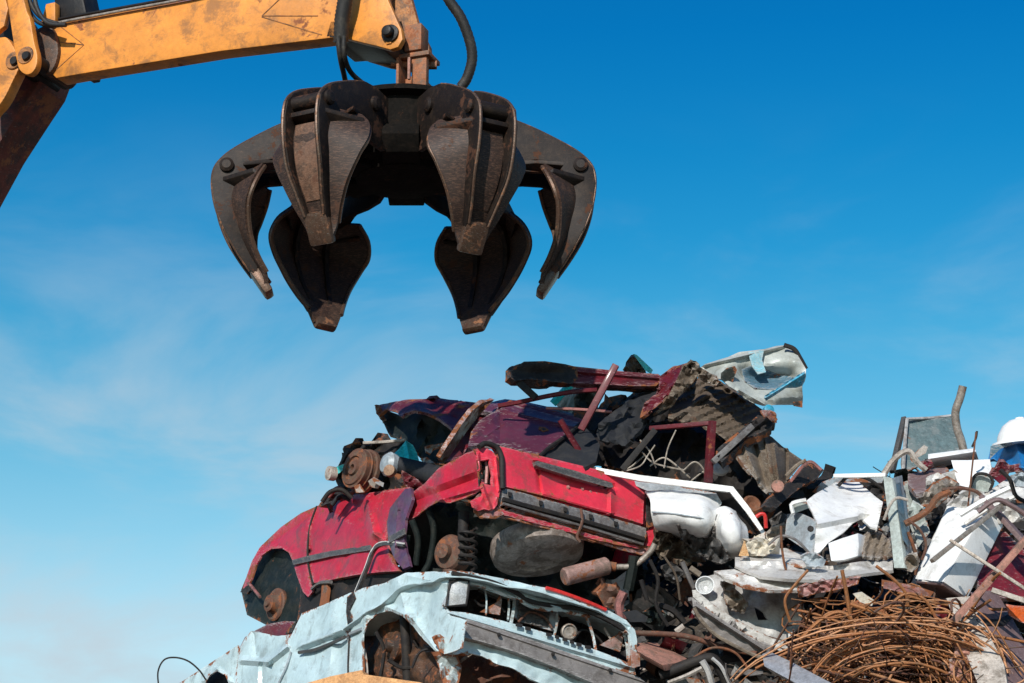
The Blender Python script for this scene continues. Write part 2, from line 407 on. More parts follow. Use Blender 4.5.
# ================================================================== crane (material handler arm)
crane = thing('crane_arm', 'orange steel crane arm reaching in from the upper left corner with black hoses', 'crane')
ARM = VPL((400, 35, 15.55), (0, 60, 16.9))
tipP = P(400, 35, 15.55); rootP = P(0, 60, 16.9)
adir = Vector((tipP.x - rootP.x, tipP.y - rootP.y, 0)).normalized()
wdir = Vector((-adir.y, adir.x, 0))                      # away from the camera, across the arm
if wdir.y < 0: wdir = -wdir
arm_box = prism('stick_boom', [(40, 40), (59, 23), (176, 2), (352, -30), (352, 33), (337, 37), (220, 51), (85, 73), (56, 78), (44, 66)], ARM, wdir * .14, M['orange'], crane, .012)
# welded triangular stiffener seams on the side
for pts in ([(60, 26), (84, 45), (56, 70)], [(50, 41), (84, 45)], [(262, 16), (281, -2)], [(262, 17), (322, 35)], [(262, 16), (318, 16)]):
    tube('weld_seam', [P(x, y, ARM(x, y)) for x, y in pts], .0045, M['orange_dirty'], arm_box, 6, 1)
prism('wear_plate', [(352, -2), (369, -2), (371, 8), (366, 12), (357, 10)], lambda x, y: ARM(x, y) - .012, wdir * .02, M['orange_dirty'], arm_box, .003)
TP = [(338, -34), (380, -34), (388, 0), (401, 29), (402.5, 39), (398, 47), (390, 49.5), (377, 46), (364, 43), (337, 36)]
prism('tip_cheek_plate', TP, lambda x, y: ARM(x, y) - .02, wdir * .05, M['orange'], crane, .01)
FARTP = [(338, -34), (382, -34), (391, 0), (402, 22), (403, 36), (398, 46), (388, 48), (360, 43), (337, 36)]
farv = wdir * .40
prism_w('tip_cheek_plate', [P(x, y, ARM(x, y)) + farv for x, y in FARTP], wdir * .05, M['orange_dirty'], crane, .01)
prism('tip_web', [(330, 20), (352, 22), (376, 30), (377, 44), (364, 42), (337, 37), (325, 38)], ARM, wdir * .42, M['black_grease'], crane, .01)
prism('tip_web', [(345, -34), (372, -34), (372, -6), (352, 14)], lambda x, y: ARM(x, y) + .05, wdir * .3, M['orange_dirty'], crane, .01)
pc = P(392, 35, ARM(392, 35))
lathe('tip_pin', pc - wdir * .09, wdir, [(.02, 0), (.032, .004), (.038, .012), (.038, .05), (.06, .055), (.06, .075), (.045, .08), (.045, .55)], M['black_grease'], crane, 20)
prism('pin_keeper', [(384, 29), (390, 27), (391, 43), (386, 44)], lambda x, y: ARM(x, y) - .035, wdir * .015, M['orange'], crane, .003)
# elbow joint at the left
prism('link_plate', [(5, -12), (21, -12)] + rounded([(27, 12), (34, 42), (37, 55), (36, 66), (31, 73), (25, 74), (19, 69), (16, 58), (12, 30)])[:-6], lambda x, y: ARM(x, y) - .30, wdir * .06, M['orange'], crane, .012)
prism('elbow_plate', [(-14, -14), (2, -14), (8, 8), (4, 26), (-6, 34), (-14, 36)], lambda x, y: ARM(x, y) - .22, wdir * .05, M['orange'], crane, .01)
prism('elbow_plate', rounded([(-14, 46), (2, 37), (9, 40), (17, 54), (19, 66), (12, 82), (4, 98), (-4, 108), (-14, 112)]), lambda x, y: ARM(x, y) - .20, wdir * .10, M['orange'], crane, .012)
prism('elbow_knuckle', rounded([(32, 36), (42, 26), (52, 28), (58, 48), (54, 66), (45, 74), (34, 66)]), lambda x, y: ARM(x, y) - .05, wdir * .3, M['knuckle'], crane, .02)
for (x, y, o) in ((25, 55, .36), (13, 60, .27)):
    lathe('elbow_pin', P(x, y, ARM(x, y) - o + .02), wdir, [(.028, 0), (.034, .012), (.034, .03), (.05, .032), (.05, .06), (.055, .062), (.055, .5)], M['black_grease'], crane, 20)
    lathe('pin_collar', P(x, y, ARM(x, y) - o + .05), wdir, [(.062, 0), (.066, .006), (.066, .03)], M['orange_dirty'], crane, 24)
prism('main_boom', [(-20, 60), (44, 68), (38, 84), (22, 108), (-4, 148), (-28, 192), (-88, 310), (-160, 470), (-220, 470), (-100, 210), (-50, 110)], lambda x, y: ARM(x, y) + .12, wdir * .34, M['boom_red'], crane, .015)
prism('stick_cylinder', [(53, -16), (80, -16), (87, 16), (70, 19), (55, 22)], lambda x, y: ARM(x, y) + .12, wdir * .22, M['black_grease'], crane, .02)
prism('cylinder_bracket', [(41, 22), (46, 4), (55, 2), (55, 21), (50, 25)], lambda x, y: ARM(x, y) + .02, wdir * .06, M['orange'], crane, .005)
prism('root_crosspiece', [(-10, 20), (20, 14), (36, 38), (10, 48), (-10, 44)], lambda x, y: ARM(x, y) + .15, wdir * .2, M['black_grease'], crane, .01)
for i, pts in enumerate(([(23, -14), (28, 8), (38, 22), (55, 27)], [(26, -14), (32, 6), (42, 18), (58, 24)], [(33, -14), (37, 8), (48, 23), (66, 25)])):
    tube('hydraulic_hose', [P(x, y, ARM(x, y) - .14 - .03 * i) for x, y in pts] , .016, M['rubber'], crane, 8, 6)
tube('hydraulic_pipe', [P(x, y, ARM(x, y) - .03) for x, y in [(50, 25), (62, 22), (120, 11), (190, -2), (260, -18)]], .011, M['pipe'], crane, 8, 5)
tube('hydraulic_pipe', [P(x, y, ARM(x, y) + .08) for x, y in [(48, 23), (62, 18.5), (120, 8), (190, -5), (260, -21)]], .011, M['black_grease'], crane, 8, 5)
prism('pipe_clamp', [(80, 74), (84, 73), (94, 71), (92, 77), (86, 78)], lambda x, y: ARM(x, y) + .1, wdir * .1, M['black_grease'], crane, .004)
# hoses down to the grapple
hx = .30
tube('hose_sleeve', [P(x, y, ARM(344, 20) - .12) for x, y in [(346, -22), (345, 0), (342, 20), (341, 42)]], .053, M['rubber'], crane, 14, 10, ribbed=.10)
for dx in (-3, 3):
    tube('grapple_hose', [P(x, y, d) for x, y, d in [(341 + dx, 36, 15.6), (342 + dx * .7, 55, 15.6), (347 + dx * 1.2, 72, 15.7), (357 + dx * 3, 86, 15.8), (372 + dx * 3, 97, 15.9)]], .018, M['rubber'], crane, 8, 6)
tube('hose_sleeve', [P(x, y, 15.9) for x, y in [(440, -20), (449, 0), (461, 18), (470, 42), (472, 60), (467, 78), (461, 87)]], .037, M['rubber'], crane, 12, 9, ribbed=.07)
for dx in (0, 7):
    tube('grapple_hose', [P(x, y, 15.9) for x, y in [(466 - dx * .3, 80), (460 - dx * .3, 88), (446, 92 + dx * .5), (432, 98), (420, 104)]], .015, M['rubber'], crane, 8, 6)

# ================================================================== grapple
grab = thing('orange_peel_grapple', 'dark worn steel six-clawed grapple hanging open under the crane arm above the car pile', 'grapple')
GC = P(405, 92, 16.0)
TILT = [0.0]
def G(r, y, z, phi):
    if TILT[0]:
        ca, sa = math.cos(TILT[0]), math.sin(TILT[0]); r, z = .55 + (r - .55) * ca - (z + .36) * sa, -.36 + (r - .55) * sa + (z + .36) * ca
    c, s = math.cos(phi), math.sin(phi)
    return GC + Vector((r * c - y * s, r * s + y * c, z))
# rotator / hanger between arm and claws
hz = P(413, 26, 15.75)
def hbox(name, px0, px1, py0, py1, d, dep, mat, bev=.006):
    a = P(px0, py0, d); b = P(px1, py0, d); zt = a.z; zb = P(px0, py1, d).z
    yaw = R(-20); X = Vector((math.cos(yaw), math.sin(yaw), 0)); Y = Vector((-math.sin(yaw), math.cos(yaw), 0)); w = (b.x - a.x)
    c = (a + b) / 2
    p = [c - X * w / 2 + ZU * 0, c + X * w / 2]
    lo = Vector((0, 0, zb - zt))
    return prism_w(name, [p[0], p[1], p[1] + lo, p[0] + lo], Y * dep, mat, grab, bev)
hbox('hanger_link', 404, 422, 24, 54, 15.68, .13, M['hanger'])
hbox('hanger_flange', 397, 430, 52, 57, 15.62, .2, M['hanger'])
hbox('clevis_cheek', 411, 427, 57, 90, 15.62, .05, M['hanger'])
hbox('clevis_cheek', 411, 427, 57, 90, 15.86, .05, M['hanger'])
hbox('clevis_cheek', 396, 399, 57, 94, 15.62, .18, M['hanger'])
hbox('clevis_block', 401, 422, 76, 94, 15.68, .2, M['hanger'])
hbox('bolt_rod', 407.5, 410, 57, 82, 15.58, .02, M['pinkrust'], .002)
lathe('clevis_bolt', P(391, 65, 15.7), RT, [(.018, 0), (.018, .05), (.03, .052), (.03, .3)], M['hanger'], grab, 12)
lathe('hub', GC, ZU, [(.05, -.06), (.16, -.06), (.18, -.15), (.50, -.16), (.54, -.18), (.54, -.21), (.47, -.23), (.47, -.44), (.50, -.46), (.50, -.50), (.42, -.53), (.40, -.58), (.33, -.60), (.31, -.645), (.14, -.66), (.02, -.66)][::-1], M['grab_dark'], grab, 36)
for phi in [R(30 + 60 * k) for k in range(6)]:
    prism_w('hub_lug', [G(.25, -.12, -.46, phi), G(.50, -.12, -.44, phi), G(.55, -.12, -.53, phi), G(.47, -.12, -.63, phi), G(.25, -.12, -.64, phi)], G(0, .24, 0, phi) - GC, M['grab_dark'], grab, .01)
WS = [1.0]
def tine(phi):
    ribprof = [(.34, -.29), (.46, -.245), (.60, -.235), (.74, -.26), (.86, -.315), (.98, -.38), (1.09, -.445), (1.175, -.51), (1.235, -.59), (1.25, -.70), (1.225, -.86), (1.165, -1.02), (1.08, -1.17), (1.0, -1.29), (.95, -1.33),
               (.95, -1.22), (1.02, -1.08), (1.07, -.92), (1.07, -.78), (1.02, -.68), (.92, -.63), (.78, -.62), (.60, -.63), (.46, -.62), (.34, -.54)]
    root = None
    for s in (-1, 1):
        V = []
        y0 = s * .105
        pts = [G(r, y0 * (1 if z > -1.0 else max(.25, 1 - (-1.0 - z) * 1.8)), z, phi) for r, z in ribprof]
        o = prism_w('claw_rib' if root else 'claw', pts, (G(.5, s * .034, 0, phi) - G(.5, 0, 0, phi)), M['grab'], root or grab, .003)
        if root is None: root = o
        # bright worn edge along the outer contour
        tube('worn_edge', [p + (G(.5, s * .017, 0, phi) - G(.5, 0, 0, phi)) for p in pts[3:14]], .010, M['grab_edge'], root, 6, 4)
    prof = [(1.05, -.60, .24, .15), (1.09, -.69, .325, .16), (1.11, -.80, .355, .14), (1.095, -.90, .315, .10), (1.045, -1.06, .23, .06), (.975, -1.19, .165, .035), (.915, -1.29, .115, .03), (.875, -1.385, .08, .0)]
    rows = []
    for r, z, w, c in prof:
        rows.append([G(r - c * max(0, abs(t) - .34) / .66, w * t * WS[0], z - .03 * max(0, abs(t) - .34), phi) for t in (-1, -.66, -.40, -.30, 0, .30, .40, .66, 1)])
    sheet3('claw_shell', rows, M['grab_in'], root, .028, 4, .004, .2, seed=int(phi * 3), angle=60)
    for s in (-1, 1):
        tube('worn_edge', [r[0 if s < 0 else -1] for r in rows[:-1]], .015, M['grab_edge'], root, 6, 4)
        # side gussets
        prism_w('gusset', [G(1.205, s * .12, -.66, phi), G(.97, s * .29, -.66, phi), G(.92, s * .29, -.70, phi), G(1.13, s * .12, -.70, phi)], (0, 0, -.028), M['grab'], root, .004)
        # the wing in front of the hinge
        prism_w('wing_plate', [G(.60, s * .135, -.56, phi), G(1.0, s * .13, -.62, phi), G(1.04, s * .25, -.60, phi), G(.86, s * .2, -.56, phi)], (0, 0, -.025), M['grab'], root, .004)
    # tip pad
    bar('claw_tip', G(.985, 0, -1.26, phi), G(.872, 0, -1.432, phi), .165, .062, M['grab_edge'], root, upv=G(1, 0, .2, phi) - G(0, 0, 0, phi), bevel=.022)
    for (r, z, rad) in ((1.155, -.58, .048), (.62, -.36, .05)):
        c = G(r, -.17, z, phi); ax = G(.5, 1, 0, phi) - G(.5, 0, 0, phi)
        lathe('claw_pin', c, ax, [(rad * .6, 0), (rad, .012), (rad, .328), (rad * .6, .34)], M['grab'], root, 18)
    # closing ram between the ribs
    bar('ram_barrel', G(.50, 0, -.36, phi), G(.90, 0, -.47, phi), .11, .11, M['grab_dark'], root, bevel=.03)
    tube('ram_rod', [G(.88, 0, -.46, phi), G(1.14, 0, -.56, phi)], .028, M['greymetal'], root, 10, 1)
    sheet3('channel_liner', [[G(r + .012, t * .095 * f, z, phi) for t in (-1, 0, 1)] for r, z, f in ((1.125, -.72, 1), (1.11, -.92, 1), (1.065, -1.06, .85), (.995, -1.19, .6))], M['grab_lit'] if math.sin(phi) < -.5 and math.cos(phi) < 0 else M['grab_in'], root, .006, 4, .003, .1)  # added plate; the front-left one carries its channel's sunlight in the colour
    prism_w('cross_web', [G(1.20, -.1, -.66, phi), G(1.20, .1, -.66, phi), G(1.10, .1, -.68, phi), G(1.10, -.1, -.68, phi)], (0, 0, -.03), M['grab'], root, .004)
for k, tl in enumerate((1.0, -1.5, .5, -1.0, 5.0, 1.0)):
    TILT[0] = R(tl); WS[0] = (.88, 1.06, 1.12, .88, .93, .93)[k]; tine(R(60 * k + (1.5, -2, 8, 1, 2.5, 0)[k]))
TILT[0] = 0.0

# ================================================================== pale blue car (bottom of the stack)
bc = thing('crushed_car', 'pale blue wrecked saloon at the bottom of the stack with an empty grille', 'wrecked car', 'crushed cars stacked in the pile')
BS = VPL((445, 610, 14.3), (190, 680, 17.2), lean=.12)
BF = VPL((445, 610, 14.3), (636, 650, 14.85), lean=.05)
ARCH = [(366, 690), (363, 655), (363, 634), (369, 621), (379, 613), (390, 611), (402, 616), (413, 626), (424, 640), (434, 650), (440, 655)]
panel('front_fender', [(352, 593), (363, 588), (385, 583), (397, 577), (405, 573), (430, 571.5), (449, 572), (447, 588), (445, 603), (449, 615), (466, 620), (463, 636), (462, 648), (452, 652), (440, 655)] + ARCH[::-1][1:-1] +
      [(366, 700), (349, 700), (349, 664), (350, 620), (346, 606)], BS, M['lightblue'], bc, .008, 3.4, .008, 40, .006, rag=.4, seed=3,
      folds=[(397, 577, 412, 640, 9, .05), (432, 585, 424, 636, 8, -.04), (352, 626, 372, 612, 5, .03), (385, 606, 412, 618, 6, .05), (412, 618, 436, 650, 6, .05), (363, 640, 366, 618, 5, .04), (405, 575, 447, 584, 6, .03)])
panel('door', [(291, 652), (285, 640), (292, 634), (302, 613), (318, 607), (330, 602), (343, 596), (353, 592), (346, 606), (350, 622), (348, 664), (349, 700), (273, 700), (280, 680)], BS, M['lightblue'], bc, .03, 3.4, .012, 40, .012, rag=.4, seed=4,
      folds=[(300, 652, 349, 634, 5, -.05), (302, 645, 349, 627, 5, .04), (335, 602, 328, 690, 10, .04)], bumps=[(310, 680, 18, 14, .06), (340, 655, 8, 20, -.05)])
panel('door', [(240, 648), (246, 637), (251, 631), (262, 633), (278, 636), (292, 634.5), (285, 641), (291, 652), (280, 681), (273, 700), (236, 700), (237, 665)], BS, M['lightblue'], bc, .03, 3.4, .012, 30, .014, rag=.4, seed=5,
      folds=[(240, 660, 268, 662, 5, .06), (268, 662, 288, 646, 5, .07), (262, 664, 262, 700, 4, -.05), (254, 634, 256, 655, 5, -.04)])
panel('rear_fender', [(178, 684), (195, 673), (218, 658), (238, 645), (240, 655), (237, 668), (236, 700), (230, 700), (229, 684), (225, 675), (217, 671), (210, 675), (205, 684), (204, 700), (165, 700), (168, 690)], BS, M['lightblue'], bc, .01, 4, .02, 20, .015, seed=6,
      folds=[(205, 680, 217, 669, 4, .04), (217, 669, 231, 682, 4, .04)])
panel('rear_arch_liner', [(200, 700), (203, 676), (217, 668), (232, 676), (233, 700)], lambda x, y: BS(x, y) + .2, M['dark'], bc, .02, 6)
panel('door_glass_seal', [(285, 634), (292, 624), (298, 620), (302, 613), (292, 632)], lambda x, y: BS(x, y) + .03, M['dark'], bc, .02, 4)
tube('side_moulding', [P(x, y, BS(x, y) - .05) for x, y in [(299, 652.5), (314, 650), (330, 644), (345, 637)]], .012, M['trim'], bc, 6, 5)
tube('side_moulding', [P(x, y, BS(x, y) - .03) for x, y in [(350, 634), (362, 629)]], .012, M['greyblue'], bc, 6, 4)
tube('door_seam', [P(x, y, BS(x, y) - .012) for x, y in [(353, 593), (349, 605), (350, 622), (348, 664), (349, 690)]], .006, M['dark'], bc, 6, 5)
tube('door_seam', [P(x, y, BS(x, y) - .03) for x, y in [(291, 652), (286, 668), (279, 683), (274, 698)]], .008, M['greyblue'], bc, 6, 5)
panel('torn_inner_skin', [(347, 597), (353, 592), (355, 598), (349, 610), (352, 622), (348, 628), (346, 612)], lambda x, y: BS(x, y) - .03, M['dark'], bc, .008, 3, .01)
panel('wheel_arch_liner', [(360, 700), (362, 634), (370, 619), (390, 608), (412, 622), (436, 650), (452, 655), (452, 700)], lambda x, y: BS(x, y) + .34, M['knuckle'], bc, .02, 4, .05, 20, .07, seed=2)
panel('inner_sill', [(345, 700), (352, 650), (362, 636), (366, 660), (369, 700)], lambda x, y: BS(x, y) + .06, M['palebeige'], bc, .01, 5, .02)
lathe('brake_drum', P(394, 646, 15.0), (-.9, -.4, .1), [(.02, -.1), (.09, -.1), (.095, .0), (.075, .01), (.05, .02), (.04, .06), (.02, .06)], M['knuckle'], bc, 24)
tube('damper', [P(404, 615, 14.9), P(406, 645, 14.85), P(408, 690, 14.8)], .03, M['dark'], bc, 10, 3)
for pts in ([(376, 632), (384, 650), (380, 680)], [(414, 640), (424, 660), (418, 690)], [(388, 660), (404, 668), (426, 664)], [(430, 655), (424, 668), (432, 690)]):
    tube('hose', [P(x, y, 14.8) for x, y in pts], .012, M['dark'], bc, 6, 6)
panel('inner_wing', [(432, 652), (447, 650), (458, 656), (462, 668), (455, 700), (446, 700), (441, 672)], BF, M['blue_rusty'], bc, .01, 4, .03, 12, .03)
# front end
panel('grille_frame', [(444, 604), (449, 611), (466, 612.5), (500, 620), (540, 631), (580, 644), (612, 656), (634, 665), (636, 675), (612, 669), (575, 657), (540, 645), (502, 631), (470, 622), (449, 617)], lambda x, y: BF(x, y) - .03, M['lightblue'], bc, .03, 4, .006, 20, seed=1,
      folds=[(449, 613, 634, 668, 3, .03)])
for x, y, w in ((519, 625.5, 3.5), (528, 629, 3), (549, 635, 3), (557, 637.5, 2.2), (565, 640, 2.6), (572, 642.5, 2.2), (579, 645, 2.8), (588, 647.6, 3.2)):
    prism('grille_slot', [(x - w, y - 2.6), (x + w, y - 1.4), (x + w, y + 2), (x - w, y + .8)], lambda a, b: BF(a, b) - .062, FW * .01, M['dark'], bc, 0)
panel('bonnet_edge', [(448, 571), (462, 571), (474, 573), (505, 579), (530, 585), (548, 588), (580, 600), (610, 611), (626, 620), (635, 630), (637, 640), (636, 668), (629, 665), (631, 645), (629, 634), (618, 625),
      (596, 617), (570, 612), (548, 611), (532, 607), (515, 598), (500, 592), (470, 583), (450, 579)], lambda x, y: BF(x, y) - .02, M['lightblue'], bc, .02, 3.5, .012, 22, .01, rag=.3, seed=8,
      folds=[(470, 577, 520, 595, 4, -.03), (520, 595, 560, 608, 5, .04), (560, 604, 625, 628, 4, -.03)])
tube('bonnet_gap', [P(x, y, BF(x, y) - .045) for x, y in [(452, 573), (470, 577), (492, 582), (515, 592), (530, 601), (555, 606), (580, 609), (605, 619), (624, 630)]], .014, M['dark'], bc, 6, 5)
tube('red_paint_edge', [P(x, y, BF(x, y) - .03) for x, y in [(546, 588), (560, 592), (585, 601), (606, 610)]], .012, M['brightred'], bc, 6, 4)
hoodl = P(405, 573, 14.45); hoodr = P(635, 630, 14.85); hb = (P(190, 640, 17.2) - P(445, 572, 14.3)); hb.z = 0; hb.normalize()
hm = P(448, 571, 14.3); hm2 = P(545, 588, 14.5)
sheet3('bonnet', [[p + Vector((0, 0, -.02)) + hb * t + ZU * (.05 * math.sin(t * 3) - .06 * t) for p in (hm, hm2, P(610, 611, 14.75), hoodr)] for t in (0.02, .4, .8, 1.3)], M['lightblue'], bc, .008, 5, .03, .3)
HL = [(450, 583), (459, 580), (469, 580.5), (468, 592), (466, 605), (446, 606.5)]
hl = panel('headlight', HL, lambda x, y: BF(x, y) - .035, M['lamp'], bc, .05, 3, .006, 6, bumps=[(458, 593, 9, 10, .03)])
tube('chrome_rim', [P(x, y, BF(x, y) - .045) for x, y in HL + HL[:1]], .009, M['dark'], hl, 6, 1)
panel('grille_backing', [(445, 578), (480, 582), (520, 596), (560, 608), (600, 618), (632, 636), (634, 668), (590, 655), (530, 636), (470, 622), (447, 614)], lambda x, y: BF(x, y) + .28, M['dark'], bc, .02, 6, .05, 15, .05, seed=5)
panel('radiator_panel', [(514, 597), (535, 608), (556, 611), (560, 618), (556, 632), (535, 626), (514, 618)], lambda x, y: BF(x, y) + .12, M['greyblue'], bc, .01, 5, .02, seed=4)
for a, b, w_ in (((514, 590), (511, 624), .014), ((507, 588), (508, 620), .009), ((586, 616), (596, 652), .012), ((557, 612), (553, 640), .01), ((622, 626), (628, 660), .012), ((484, 585), (486, 615), .007)):
    tube('grille_strut', [P(*a, BF(*a) + .03), P((a[0] + b[0]) / 2 + 1.5, (a[1] + b[1]) / 2, BF(*a) + .02), P(*b, BF(*b) + .0)], w_, M['blue_rusty'], bc, 4, 3)
for i, pts in enumerate(([(474, 600), (482, 606), (496, 604), (505, 612)], [(518, 622), (530, 612), (545, 618), (552, 628)], [(574, 640), (582, 630), (596, 636), (606, 648)], [(604, 628), (612, 640), (624, 646)], [(478, 590), (490, 596), (500, 600)])):
    tube('loose_cable', [P(x, y, BF(x, y) + .08) for x, y in pts], .008, M[['dark', 'rustbrown', 'dark', 'palebeige', 'rubber'][i]], bc, 6, 6)
panel('radiator_core', [(518, 602), (550, 612), (548, 628), (520, 622)], lambda x, y: BF(x, y) + .1, M['trim'], bc, .02, 2.5, .004, waves=[(0, 3, .008)])
for q in ([(480, 612), (497, 602), (500, 594), (502, 600), (500, 615)], [(600, 645), (618, 634), (622, 628), (623, 640), (620, 652)]):
    panel('lamp_bracket', q, lambda x, y: BF(x, y) + .06, M['muffler'], bc, .01, 4, .02, seed=3)
lathe('round_lamp', P(568, 632, BF(568, 632) + .05), (.3, -1, -.1), [(.01, 0), (.048, .0), (.05, .03), (.042, .035), (.038, .02), (.025, .024), (.01, .02)], M['pipe'], bc, 20)
panel('headlight_lamp_right', [(630, 634), (634, 636), (633, 662), (629, 660)], lambda x, y: BF(x, y) - .01, M['lamp'], bc, .02, 3, .004).name = 'side_lamp'
bmp = panel('bumper', [(467, 619), (500, 629), (550, 646), (600, 664), (636, 676), (648, 684), (642, 700), (593, 683), (555, 667), (517, 652.5), (490, 644), (463.6, 637)], lambda x, y: BF(x, y) - .12, M['bumper'], bc, .07, 4, .006, 30, seed=2, folds=[(466, 622, 645, 682, 1.5, .012)])
for x, y in ((499, 634.5), (553, 654), (610, 670)):
    lathe('bumper_bolt', P(x, y, BF(x, y) - .135), -FW, [(.012, 0), (.012, .012), (.004, .014)], M['dark'], bmp, 10)
panel('valance', [(458, 640), (475, 641), (490, 645), (517, 653), (545, 664), (565, 671), (590, 683), (606, 700), (572, 700), (545, 685), (530, 679), (512, 668), (497, 664), (482, 656), (466, 652), (455, 655), (448, 650)], lambda x, y: BF(x, y) - .06, M['lightblue'], bc, .01, 4, .015, 18, .015, rag=.5, seed=9)
panel('rusted_corner', [(432, 637), (440, 634), (450, 642), (463, 646), (475, 652), (470, 655), (452, 657), (440, 652)], lambda x, y: BF(x, y) - .03, M['blue_rusty'], bc, .01, 3.5, .02, 10, .02)
panel('front_underside', [(446, 650), (470, 652), (500, 660), (540, 680), (640, 700), (640, 730), (446, 730)], lambda x, y: BF(x, y) + .35, M['rustbrown'], bc, .02, 7, .05, 20, .05, seed=7)
tube('cable', [P(x, y, 14.5) for x, y in [(412, 668), (420, 652), (434, 650), (447, 662), (449, 680)]], .008, M['dark'], bc, 6, 6)
tube('cable', [P(x, y, 14.5) for x, y in [(460, 662), (468, 656), (474, 652)]], .01, M['palebeige'], bc, 6, 3)
panel('lower_side', [(160, 698), (366, 698), (366, 780), (150, 780)], BS, M['lightblue'], bc, .02, 10, .03)
panel('far_side', [(420, 650), (628, 668), (634, 740), (420, 730)], soft([(420, 600, 18.2), (634, 640, 15.7), (634, 740, 15.7), (420, 730, 18)]), M['lightblue'], bc, .02, 12, .03)

mc = tag(panel('crushed_body_panel', [(240, 647), (245, 637), (256, 630), (268, 624), (285, 621), (300, 622), (300, 645), (270, 650)], VPL((445, 600, 15.0), (200, 660, 18.0)), M['darkred'], None, .03, 4, .03, 15, .02), 'small deep red piece of bodywork squeezed between the red hatchback and the pale blue car', 'car panel')
tag(prism('wooden_plank', [(295, 686), (330, 676), (362, 669.5), (364, 674), (420, 682), (470, 700), (470, 716), (280, 716)], VPL((295, 686, 13.9), (470, 700, 13.6)), Vector((.1, .5, .0)), M['plank'], None, .01), 'bright orange weathered wooden plank lying along the bottom edge below the pale blue car', 'plank')
tag(tube('loose_wire', [P(x, y, 16.8) for x, y in [(159, 690), (158, 672), (164, 660), (175, 657.5), (188, 661), (199, 670), (206, 680)]], .006, M['dark'], None, 6, 8), 'thin dark wire looping up against the sky left of the pale blue car', 'wire')
# ================================================================== red hatchback
rc = thing('crushed_car', 'crushed red hatchback lying tail first on top of the pale blue car', 'wrecked car', 'crushed cars stacked in the pile')
RS = VPL((478, 470, 15.0), (245, 575, 18.3), lean=.22)
RR = VPL((478, 470, 15.0), (655, 530, 15.6), lean=.16)
cdir = (P(245, 575, 18.3) - P(478, 470, 15.0)); cdir.z = 0; cdir.normalize()
panel('front_fender', [(243, 588), (247, 575), (252, 561), (260, 547), (281, 527), (301, 513), (317, 506), (311, 522), (308, 541), (307, 559), (309, 578), (313, 591), (308, 597), (303, 592), (297, 576), (293, 562), (289, 553), (282, 548), (271, 549), (261, 556), (256, 566), (252, 578), (248, 586), (247, 592)],
      RS, M['red_shaded'], rc, .012, 4, .012, 30, .006, seed=2, folds=[(256, 563, 271, 545, 4, .03), (271, 545, 292, 553, 4, .03), (260, 550, 316, 512, 5, -.05)], bumps=[(300, 530, 14, 20, .04)])
panel('door', [(317, 506), (330, 500), (352, 495), (375, 492), (401, 488), (410, 487), (404, 500), (390, 514), (386, 540), (392, 562), (400, 571), (380, 572), (355, 575), (330, 580), (314, 583), (309, 565), (308, 541), (311, 522)],
      RS, M['red_shaded'], rc, .03, 3.4, .012, 34, .016, seed=5, bumps=[(352, 535, 25, 20, .06), (372, 505, 8, 12, .07), (364, 507, 5, 12, -.06), (385, 545, 8, 20, -.06)], folds=[(366, 500, 374, 534, 7, .07), (374, 534, 396, 548, 5, .04), (330, 512, 352, 524, 4, .015), (312, 560, 395, 546, 4, -.02), (340, 570, 352, 545, 4, -.03)])
panel('side_stripe', [(292, 560), (307, 556), (330, 551), (370, 545), (371, 550), (330, 556.5), (308, 561.5), (293, 565)], lambda x, y: RS(x, y) - .055, M['trim'], rc, .012, 3.5, .006, waves=[(math.pi / 2, 2.4, .006)])
tube('door_seam', [P(x, y, RS(x, y) - .02) for x, y in [(317, 506), (311, 522), (308, 541), (308, 562), (313, 585)]], .008, M['dark'], rc, 6, 5)
panel('crumpled_pillar', [(396, 500), (405, 489), (411, 488), (412, 500), (405, 520), (404, 542), (410, 566), (403, 569), (394, 558), (388, 542), (387, 522), (390, 508)], lambda x, y: RS(x, y) - .09, M['violet'], rc, .02, 3, .02, 14, .03, folds=[(398, 500, 394, 560, 4, .05)], seed=1)
panel('side_stripe', [(388, 537), (404, 528), (405, 534), (389, 543)], lambda x, y: RS(x, y) - .15, M['trim'], rc, .01, 3)
panel('quarter_panel', [(408, 497), (418, 488), (424, 484), (440, 467), (454, 460), (466, 453), (477, 449), (479, 460), (481, 476), (484, 489), (474, 494), (462, 499), (450, 503), (438, 502), (428, 507), (417, 516), (409, 520), (402, 531), (402, 512)],
      [(402, 512, 15.95), (424, 484, 15.7), (454, 460, 15.35), (477, 449, 15.1), (484, 489, 14.97), (438, 502, 15.4), (409, 520, 15.8)], M['red_shaded'], rc, .012, 3.6, .02, 26, .018, rag=.3, seed=4,
      folds=[(404, 505, 478, 478, 7, -.06), (440, 500, 482, 488, 3, .03), (428, 484, 446, 502, 5, .04)], bumps=[(440, 485, 14, 8, .05)])
# rear corner with its empty tail lamp opening
panel('lamp_housing', [(475, 449), (484, 447), (492, 451), (497, 456), (501, 470), (501.5, 486), (497, 505), (492, 511), (484, 509), (478, 511), (474, 508), (472, 500), (481, 496), (483, 487), (480, 470)], lambda x, y: RR(x, y) - .03, M['red'], rc, .02, 3, .012, 12, .015, seed=6,
      holes=[[(479, 461), (489.5, 459), (493.5, 486), (481.5, 483)]], folds=[(478, 455, 482, 486, 2.5, .03), (482, 486, 491, 509, 2.5, .03), (496, 458, 499, 490, 2.5, .03)])
panel('lamp_cavity', [(477, 458), (492, 456), (495, 490), (480, 487)], lambda x, y: RR(x, y) + .05, M['dark_green'], rc, .01, 3, .02, 8, .03)
tube('lamp_bracket', [P(x, y, RR(x, y) + .03) for x, y in [(486, 462), (487, 470), (486, 484)]], .012, M['pinkish'], rc, 5, 3)
